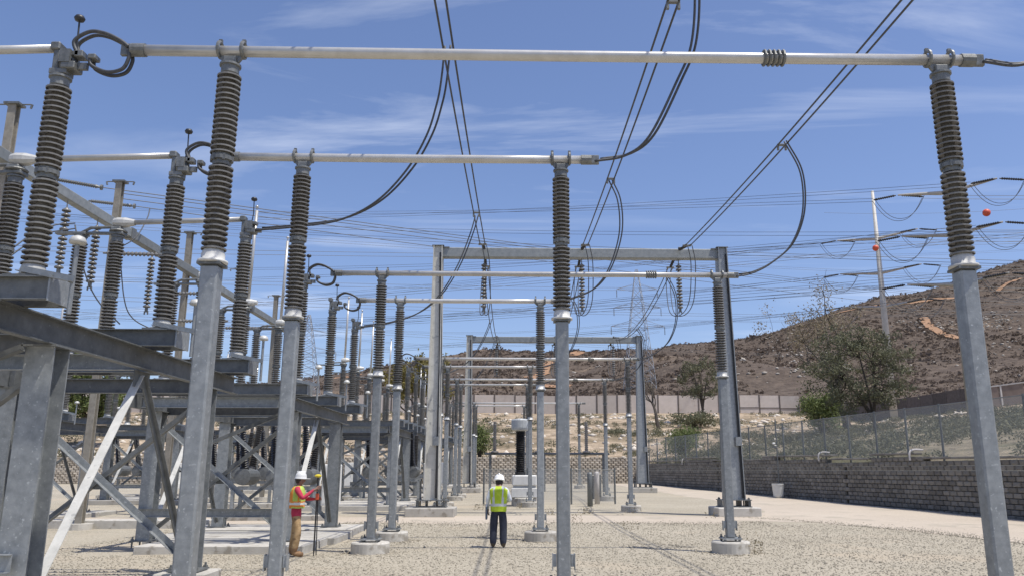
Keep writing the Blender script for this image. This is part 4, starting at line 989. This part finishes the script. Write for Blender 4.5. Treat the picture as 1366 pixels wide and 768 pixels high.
for (x, y, k) in [(5.5, 19.2, 24), (6.2, 22.5, 8), (2.2, 30, 22), (2.9, 34, 30), (1.4, 33.5, 25), (4.8, 34.5, 20), (7.4, 31.5, 12), (-1.6, 37, 25), (3.6, 26.2, 12), (.2, 38.2, 24)]:
    c = RNG.normal(size=(k, 2))*.16
    for dx, dy in c: P += [(x+dx, y+dy, gz(y)+h_) for h_ in (.05, .13, .22)]
P = np.array(P); tag(ob('weeds', quad_mesh('weeds', leaf_quads(P+RNG.normal(size=P.shape)*.03, .035, RNG, 2.5), 'leaf_dry')), 'dry weeds sprouting from the gravel around the footings', 'weeds', None, 'stuff')

# ------------------------------------------------------------------ transmission poles, towers, lines
def trans_pole(loc, H, arms, label, mat='pole_white'):
    t = thing('transmission_pole', label, 'power pole', loc); MB().tube([(0, 0, -1), (0, 0, H*.5), (0, 0, H)], [.50, .40, .2], 14).build('shaft', mat, t, smooth=True)
    tips = []
    for z, L in arms:
        for s in (-1, 1):
            dx = np.array([s*L*.80, -s*L*.55, .0]); tip = np.array([0, 0, z])+dx+np.array([0, 0, .6])
            a = MB().tube([(0, 0, z), tuple(tip)], [.22, .09], 8).build('crossarm', mat, t)
            for q, yy_ in ((1, 2.4), (-1, -2.4)):
                e = tip+np.array([q*2.3, -q*.6, -.35]); M = Vector(e-tip).to_track_quat('Z', 'Y').to_matrix(); Ln = float(np.linalg.norm(e-tip))
                MB().lathe([(.06, .2)]+[(.075+.06*(k % 2), .35+k*.1) for k in range(int((Ln-.6)/.1))]+[(.06, Ln)], 8, tuple(tip), M).build('insulator', 'black_rubber', t); tips.append(np.array(loc)+e)
            l0, l1 = tip+np.array([2.3, -.6, -.35]), tip+np.array([-2.3, .6, -.35]); c = (l0+l1)/2-np.array([0, 0, 2.6])
            for k in (-.12, .12): MB().tube([tuple(l0+(l1-l0)*q_+np.array([k, 0, k-2.3*(1-abs(2*q_-1)**2.2)])) for q_ in np.linspace(0, 1, 15)], .028, 5).build('jumper', 'wire', t)
    return tips
P1 = at(1168, 300, 110); z1 = zfun(P1[0], 110)
T1 = trans_pole((P1[0], 110, z1), 41.5-z1, [(34.3-z1, 5.6), (29.2-z1, 5.6), (24.3-z1, 5.6)], 'white steel transmission pole with crossarms behind the large tree')
P2 = at(1268, 300, 75); z2 = zfun(P2[0], 75)
T2 = trans_pole((P2[0], 75, z2), 33.-z2, [(28.8-z2, 4.6), (24.4-z2, 4.6), (19.4-z2, 4.6)], 'steel transmission pole with crossarms behind the wall-side bus post')
def lattice(loc, H, w, label, arms):
    t = thing('lattice_tower', label, 'power tower', loc); l = MB(); br = MB(); q = .17
    def hw(z): return w/2*(1-z/H)**.9*.95+.35
    cs = [(-1, -1), (1, -1), (1, 1), (-1, 1)]; zs = np.linspace(0, H, 13)
    for c in cs: l.tube([(c[0]*hw(z), c[1]*hw(z), z-1.5*(z == 0)) for z in zs], q*.6, 4)
    for i in range(12):
        a, b = zs[i], zs[i+1]
        for k in range(4):
            c, d = cs[k], cs[(k+1) % 4]
            br.bar((c[0]*hw(a), c[1]*hw(a), a), (d[0]*hw(b), d[1]*hw(b), b), q*.55); br.bar((d[0]*hw(a), d[1]*hw(a), a), (c[0]*hw(b), c[1]*hw(b), b), q*.55); br.bar((c[0]*hw(b), c[1]*hw(b), b), (d[0]*hw(b), d[1]*hw(b), b), q*.5)
    l.build('leg', 'tower_steel', t); br.build('bracing', 'tower_steel', t)
    for z, L in arms:
        for s in (-1, 1):
            m = MB(); e = (s*L, 0, z+.3)
            for c in (-1, 1): m.bar((s*hw(z), c*hw(z), z), e, q*.6); m.bar((s*hw(z+1.8), c*hw(z+1.8), min(H, z+1.8)), e, q*.6)
            m.build('crossarm', 'tower_steel', t)
            MB().lathe([(.05, 0)]+[(.06+.10*(k % 2), -.2-k*.14) for k in range(16)]+[(.05, -2.6)], 8, (s*L, 0, z+.25)).build('insulator', 'porcelain', t)
La = at(850, 400, 250); zL = zfun(La[0], 250)
lattice((La[0], 250, zL), 64.6-zL, 9, 'lattice steel tower on the hill slope behind the gantries', [(46-zL, 8.5), (52-zL, 7.5), (58-zL, 6.5)])
Lb = at(410, 460, 250); zL = zfun(Lb[0], 250)
lattice((Lb[0], 250, zL), 49.5-zL, 8, 'lattice steel tower on the low ridge behind the switch stands', [(37.5-zL, 9), (43-zL, 8)])
def span(p, q, sag, r=.03, n=26, two=0., label=''):
    p, q = np.array(p), np.array(q); t = thing('power_line', label, 'power line', tuple(p), 0, 'power lines across the sky')
    for k in ((-1, 1) if two else (0,)):
        o_ = np.array([0, 0, k*two]); MB().tube([tuple((q-p)*s+o_*(1-.4*k*math.sin(s*3.1))-np.array([0, 0, sag*4*s*(1-s)])) for s in np.linspace(0, 1, n)], r, 5, False).build('strand', 'wire', t)
# (x, y, depth) ends in the sky; poles stand at 75 and 110 m, far ends at the towers beyond the yard
for a, b, sag, two in [
    ((-30, 330, 60), (1420, 330, 220), 1.6, .2), ((-40, 368, 70), (1420, 372, 230), 2., .2), ((-30, 392, 70), (1420, 415, 240), 1.6, .2),
    ((1500, 310, 70), (-90, 272, 170), 2.2, .2), ((1500, 345, 80), (-90, 440, 240), 3., .18), ((-90, 268, 190), (1420, 352, 80), 2., .2),
    ((-90, 285, 90), (1450, 372, 200), 1.2, .18), ((165, 262, 34), (1400, 402, 180), 1.0, .12), ((-90, 405, 90), (1300, 482, 240), 1., .2), ((-90, 425, 170), (1480, 300, 100), 2.0, .2),
    ((420, 432, 245), (880, 425, 245), 3.5, .2), ((420, 446, 245), (880, 442, 245), 4., .2), ((860, 425, 245), (1420, 395, 200), 3., .2)]:
    lb = 'thin power line pair spanning the lattice towers on the hill' if a[2] > 200 else 'thin power line pair crossing the sky from the switch side'
    span(at(*a), at(*b), sag, .021 if a[2] < 100 else .028, two=two, label=lb)
AW = ['upper', 'middle', 'lower']
for T, pw_, far in ((T2, 'pole behind wall-side bus post', [(262, 200), (284, 190), (340, 190), (366, 190), (408, 220), (430, 220)]), (T1, 'white transmission pole', [(418, 260), (432, 250), (448, 260), (462, 260), (476, 270), (486, 270)])):
    for i in range(3):
        for j in range(2):
            hi, lo = T[i*4+j*2], T[i*4+j*2+1]; aw = f'{AW[i]} {"hill" if j == 0 else "yard"}-side arm of {pw_}'
            span(lo, at(-90, *far[i*2+j]), 2.6+.5*i, .021, two=.16, label=f'power line pair over gantries, {aw}')
            span(hi, hi+np.array([46., -13., -1.5]), .9, .024, two=.18, label=f'power line pair over bank, {aw}')
# two polymer strain insulators on the lines leaving the pole gantry
for a, b, w in [((72, 239, 30), (134, 250, 30.4), 'upper grey strain insulator on line leaving the pole gantry'), ((118, 268, 34), (178, 275, 34.4), 'lower grey strain insulator on line leaving the pole gantry')]:
    p, q = at(*a), at(*b); d = Vector(q-p); t = thing('strain_insulator', w, 'insulator', tuple(p)); M = d.to_track_quat('Z', 'Y').to_matrix(); L = d.length
    MB().lathe([(.03, 0)]+[(.05+.035*(k % 2), .1+k*.04) for k in range(int((L-.2)/.04))]+[(.03, L)], 8, (0, 0, 0), M).lathe([(.11, L), (.11, L+.08)], 10, (0, 0, 0), M).build('rod', 'bracket', t)
    e = at(b[0]+1250, b[1]+150, 160); span(q, e, .8, .02, two=0, label=f'thin single line tied to the {w.split()[0]} grey strain insulator')
for x, y, Y, s in [(1316, 284, 72, .36), (1168, 331, 105, .42)]:
    p = at(x, y, Y); t = thing('marker_ball', f'{"larger" if x > 1200 else "smaller"} red marker ball on a line {"beyond the wall-side bus post" if x > 1200 else "beside the white pole"}', 'marker ball', tuple(p)); MB().lathe([(s*math.sin(a), -s*math.cos(a)) for a in np.linspace(.05, math.pi-.05, 12)], 18).build('ball', 'marker_red', t, smooth=True)
    span(p-np.array([14, -4, -1.2]), p+np.array([12, -3, .5]), .6, .012, label=f'hair-thin shield wire carrying the {"larger" if x > 1200 else "smaller"} red marker ball')

# ------------------------------------------------------------------ people
def skin_body(name, J, E, root, parent, mats, pick):
    keys = list(J); m = bpy.data.meshes.new(name); m.from_pydata([J[k][0] for k in keys], [(keys.index(a), keys.index(b)) for a, b in E], []); o = bpy.data.objects.new(name, m); COL.objects.link(o)
    sk = o.modifiers.new('s', 'SKIN'); sk.use_smooth_shade = True; sk.branch_smoothing = .4
    if not m.skin_vertices: m.skin_vertices.new()
    for i, k in enumerate(keys):
        r = J[k][1]; m.skin_vertices[0].data[i].radius = r if isinstance(r, tuple) else (r, r); m.skin_vertices[0].data[i].use_root = (k == root)
    su = o.modifiers.new('u', 'SUBSURF'); su.levels = 2; su.render_levels = 2
    dg = bpy.context.evaluated_depsgraph_get(); em = bpy.data.meshes.new_from_object(o.evaluated_get(dg)); bpy.data.objects.remove(o)
    em.materials.clear()
    for a in mats: em.materials.append(MATS[a])
    for p in em.polygons: p.material_index = pick(p.center); p.use_smooth = True
    return ob(name, em, parent)
def chain(E, *ks):
    for a, b in zip(ks, ks[1:]): E.append((a, b))
def hand(J, E, wrist, w, d, side, curl):
    """palm and five fingers leaving the wrist w along direction d"""
    w = np.array(w); d = np.array(d, float); d /= np.linalg.norm(d); s = np.array(side, float); s /= np.linalg.norm(s); c = np.array(curl, float)
    pk = wrist+'p'; J[pk] = (tuple(w+d*.055), (.036, .02)); E.append((wrist, pk))
    for i, (off, L) in enumerate([(-.03, .068), (-.01, .078), (.012, .072), (.03, .056)]):
        a = w+d*.10+s*off; b = a+d*L*.45+c*.018; e = b+d*L*.25+c*.04
        for n_, q in ((f'{pk}{i}a', a), (f'{pk}{i}b', b), (f'{pk}{i}c', e)): J[n_] = (tuple(q), .0095)
        chain(E, pk, f'{pk}{i}a', f'{pk}{i}b', f'{pk}{i}c')
    a = w+d*.045-s*.045; b = a+d*.035-s*.012+c*.03
    J[pk+'ta'] = (tuple(a), .011); J[pk+'tb'] = (tuple(b), .010); chain(E, pk, pk+'ta', pk+'tb')
def hat(parent, c, tilt, fwd):
    M = Matrix.Rotation(tilt, 3, Vector((0, 0, 1)).cross(Vector(fwd)))
    b = MB().lathe([(.142, -.012), (.145, -.004), (.128, .012), (.126, .05), (.112, .10), (.08, .137), (.04, .153), (.005, .156)], 20, c, M)
    b.box(tuple(Vector(c)+M @ Vector(fwd)*.15), (.12, .12, .012), M, b=.003); b.ext(Vector(c)+M @ (Vector(fwd)*-.10+Vector((0, 0, .105))), Vector(c)+M @ (Vector(fwd)*.10+Vector((0, 0, .105))), [(-.02, 0), (.02, 0), (.014, .055), (-.014, .055)])
    return b.build('hard_hat', 'hat_white', parent, smooth=True)
def vest(parent, prof, mats, pick, n=36):
    """loft of rings (z, cx, cy, rx, ry)"""
    V = []; Fc = []; rows = len(prof)
    for z, cx, cy, rx, ry in prof:
        for k in range(n):
            a = 2*math.pi*k/n; V.append((cx+rx*math.copysign(abs(math.cos(a))**.8, math.cos(a)), cy+ry*math.copysign(abs(math.sin(a))**.8, math.sin(a)), z+.012*math.sin(a*5+z*9)*.3))
    for i in range(rows-1):
        for k in range(n): Fc.append((i*n+k, i*n+(k+1) % n, (i+1)*n+(k+1) % n, (i+1)*n+k))
    idx = [pick(np.mean([V[q] for q in f], axis=0)) for f in Fc]
    return ob('vest', me('vest', V, Fc, mats, True, idx), parent)
def interp_prof(keys, n):
    z = [k[0] for k in keys]; zz = np.linspace(z[0], z[-1], n); return [tuple([q]+[float(np.interp(q, z, [k[j] for k in keys])) for j in range(1, 5)]) for q in zz]
# worker seen from behind, lime vest, navy trousers (faces +y)
yp = thing('person', 'person in lime vest and navy trousers seen from behind', 'person', (-.42, 20.6, yardz(-.42, 20.6)+.005), R(-4))
J = {'pel': ((0, 0, .93), (.165, .125)), 'wai': ((0, 0, 1.06), (.15, .115)), 'che': ((0, .03, 1.27), (.175, .125)), 'col': ((0, .045, 1.40), (.10, .085)), 'nec': ((0, .075, 1.47), (.058, .06)), 'hea': ((0, .125, 1.55), (.078, .095)), 'top': ((0, .13, 1.625), (.07, .085)), 'nose': ((0, .225, 1.545), .016)}
E = []; chain(E, 'pel', 'wai', 'che', 'col', 'nec', 'hea', 'top'); chain(E, 'hea', 'nose')
for s, k in ((-1, 'l'), (1, 'r')):
    J['sh'+k] = ((s*.185, .035, 1.385), (.072, .07)); chain(E, 'col', 'sh'+k)
    J['hi'+k] = ((s*.10, 0, .86), (.12, .125)); J['kn'+k] = ((s*.12, .03, .48), (.10, .10)); J['an'+k] = ((s*.125, -.02, .12), (.085, .095)); J['he'+k] = ((s*.12, -.03, .06), (.05, .05)); J['to'+k] = ((s*.135, .17, .045), (.048, .035)); chain(E, 'pel', 'hi'+k, 'kn'+k, 'an'+k, 'he'+k, 'to'+k)
J['ell'] = ((-.27, 0, 1.13), .055); J['wrl'] = ((-.275, .10, .91), .032); chain(E, 'shl', 'ell', 'wrl'); hand(J, E, 'wrl', J['wrl'][0], (0, .25, -1), (0, 1, .2), (.6, .2, 0))
J['elr'] = ((.285, .02, 1.12), .056); J['wrr'] = ((.20, .27, 1.10), .032); chain(E, 'shr', 'elr', 'wrr'); hand(J, E, 'wrr', J['wrr'][0], (-.5, 1, .05), (0, 0, 1), (-.5, 0, .3))
def pk1(c):
    if c.z > 1.46 or (c.x < -.2 and c.z < .915 and c.z > .7) or (c.x > 0 and c.y > .275 and c.z > 1): return 2
    if c.z < .10: return 3
    return 1 if c.z < .95 and abs(c.x) < .22 else 0
skin_body('body', J, E, 'pel', yp, ['white_cloth', 'navy_cloth', 'skin', 'boot_dark'], pk1)
vk = interp_prof([(.86, 0, 0, .195, .155), (.98, 0, 0, .20, .16), (1.12, 0, .005, .20, .158), (1.28, 0, .02, .225, .165), (1.38, 0, .03, .235, .145), (1.43, 0, .04, .17, .11), (1.465, 0, .05, .085, .08)], 40)
vest(yp, vk, ['lime_cloth', 'silver_tape'], lambda c: 1 if (.985 < c[2] < 1.045) or (c[2] > 1.045 and .085 < abs(c[0]) < .135) else 0)
hat(yp, (0, .125, 1.60), R(17), (0, 1, 0))
MB().lathe([(.03, 1.475), (.078, 1.49), (.093, 1.54), (.096, 1.60)], 16, (0, .115, 0)).build('hair', 'hair', yp, smooth=True)
t = thing('tablet', 'dark blue folder held at the hip of the lime-vested person', 'folder', (-.72, 20.71, .84)); MB().box((0, 0, 0), (.05, .24, .31), Matrix.Rotation(.15, 3, 'X'), b=.01).build('cover', 'blue_bag', t); MB().box((0.0, 0, .02), (.03, .225, .32), Matrix.Rotation(.15, 3, 'X')).build('paper', 'white_cloth', t)
# worker in red, side on, facing +x (built facing +y then turned)
rp_ = thing('person', 'person in red sleeves and khaki trousers holding a dark pole', 'person', (-4.89, 18.75, yardz(-4.89, 18.75)+.005), R(-86))
J = {'pel': ((0, 0, .96), (.155, .13)), 'wai': ((0, -.01, 1.10), (.145, .12)), 'che': ((0, 0, 1.32), (.17, .13)), 'col': ((0, .01, 1.46), (.10, .085)), 'nec': ((0, .02, 1.53), (.056, .06)), 'hea': ((0, .05, 1.63), (.076, .098)), 'top': ((0, .045, 1.71), (.07, .088)), 'nose': ((0, .158, 1.625), .016), 'chin': ((0, .115, 1.565), (.03, .03)), 'earl': ((-.082, .035, 1.63), .014), 'earr': ((.082, .035, 1.63), .014)}
E = []; chain(E, 'pel', 'wai', 'che', 'col', 'nec', 'hea', 'top'); chain(E, 'hea', 'nose'); chain(E, 'hea', 'chin'); chain(E, 'hea', 'earl'); chain(E, 'hea', 'earr')
for s, k in ((-1, 'l'), (1, 'r')):
    J['sh'+k] = ((s*.185, .01, 1.44), (.07, .07)); chain(E, 'col', 'sh'+k); st = .05*s
    J['hi'+k] = ((s*.095, 0, .88), (.11, .115)); J['kn'+k] = ((s*.105, .02+st, .50), (.088, .09)); J['an'+k] = ((s*.11, -.03+st, .15), (.08, .085)); J['he'+k] = ((s*.11, -.04+st, .06), (.058, .06)); J['to'+k] = ((s*.13, .18+st, .05), (.055, .042)); chain(E, 'pel', 'hi'+k, 'kn'+k, 'an'+k, 'he'+k, 'to'+k)
J['elr'] = ((.26, .16, 1.24), .056); J['wrr'] = ((.12, .36, 1.42), .032); chain(E, 'shr', 'elr', 'wrr'); hand(J, E, 'wrr', J['wrr'][0], (-.35, 1, .55), (0, -.3, 1), (-.8, .3, 0))
J['ell'] = ((-.25, .14, 1.22), .056); J['wrl'] = ((-.06, .37, 1.22), .032); chain(E, 'shl', 'ell', 'wrl'); hand(J, E, 'wrl', J['wrl'][0], (.3, 1, .1), (0, -.1, 1), (.8, .3, 0))
def pk2(c):
    if c.z > 1.52 or (c.y > .37 and c.z > 1.1): return 2
    if c.z < .19: return 3
    return 1 if c.z < .86 else 0
skin_body('body', J, E, 'pel', rp_, ['red_cloth', 'khaki_cloth', 'skin', 'boot'], pk2)
vk = interp_prof([(1.03, 0, 0, .185, .165), (1.10, 0, -.005, .188, .165), (1.25, 0, 0, .195, .168), (1.36, 0, 0, .195, .165), (1.44, 0, .0, .185, .145), (1.495, 0, .01, .14, .105), (1.52, 0, .01, .085, .082)], 36)
vest(rp_, vk, ['lime_dull', 'orange_cloth', 'silver_tape'], lambda c: 1 if (1.06 < c[2] < 1.10 or 1.15 < c[2] < 1.18 or (c[2] > 1.18 and (-.10 < c[1] < -.06 or .03 < c[1] < .065))) else (2 if (1.10 <= c[2] <= 1.15 or (c[2] > 1.18 and -.06 <= c[1] <= .03 and abs(c[0]) > .1 and False)) else (1 if c[1] < -.1 and c[2] < 1.4 else 0)))
hat(rp_, (0, .045, 1.675), R(3), (0, 1, 0))
MB().lathe([(.03, 1.555), (.07, 1.57), (.09, 1.62), (.094, 1.68)], 16, (0, .015, 0)).build('hair', 'hair', rp_, smooth=True)
sp_ = thing('survey_pole', 'dark survey pole with yellow level disc held by the person in red', 'pole', (-4.47, 18.79, yardz(-4.5, 18.8)))
MB().tube([(0, 0, 0), (0, 0, .12), (0, 0, 1.72)], [.008, .018, .018], 10).build('shaft', 'black_rubber', sp_); MB().tube([(.05, .02, .02), (.022, .01, 1.30)], .012, 8).build('strut', 'black_rubber', sp_)
MB().lathe([(.02, 1.70), (.075, 1.72), (.08, 1.745), (.03, 1.77)], 14).build('level_disc', 'yellow_paint', sp_); MB().box((.01, -.01, 1.28), (.07, .06, .14), b=.01).build('clamp', 'marker_red', sp_)
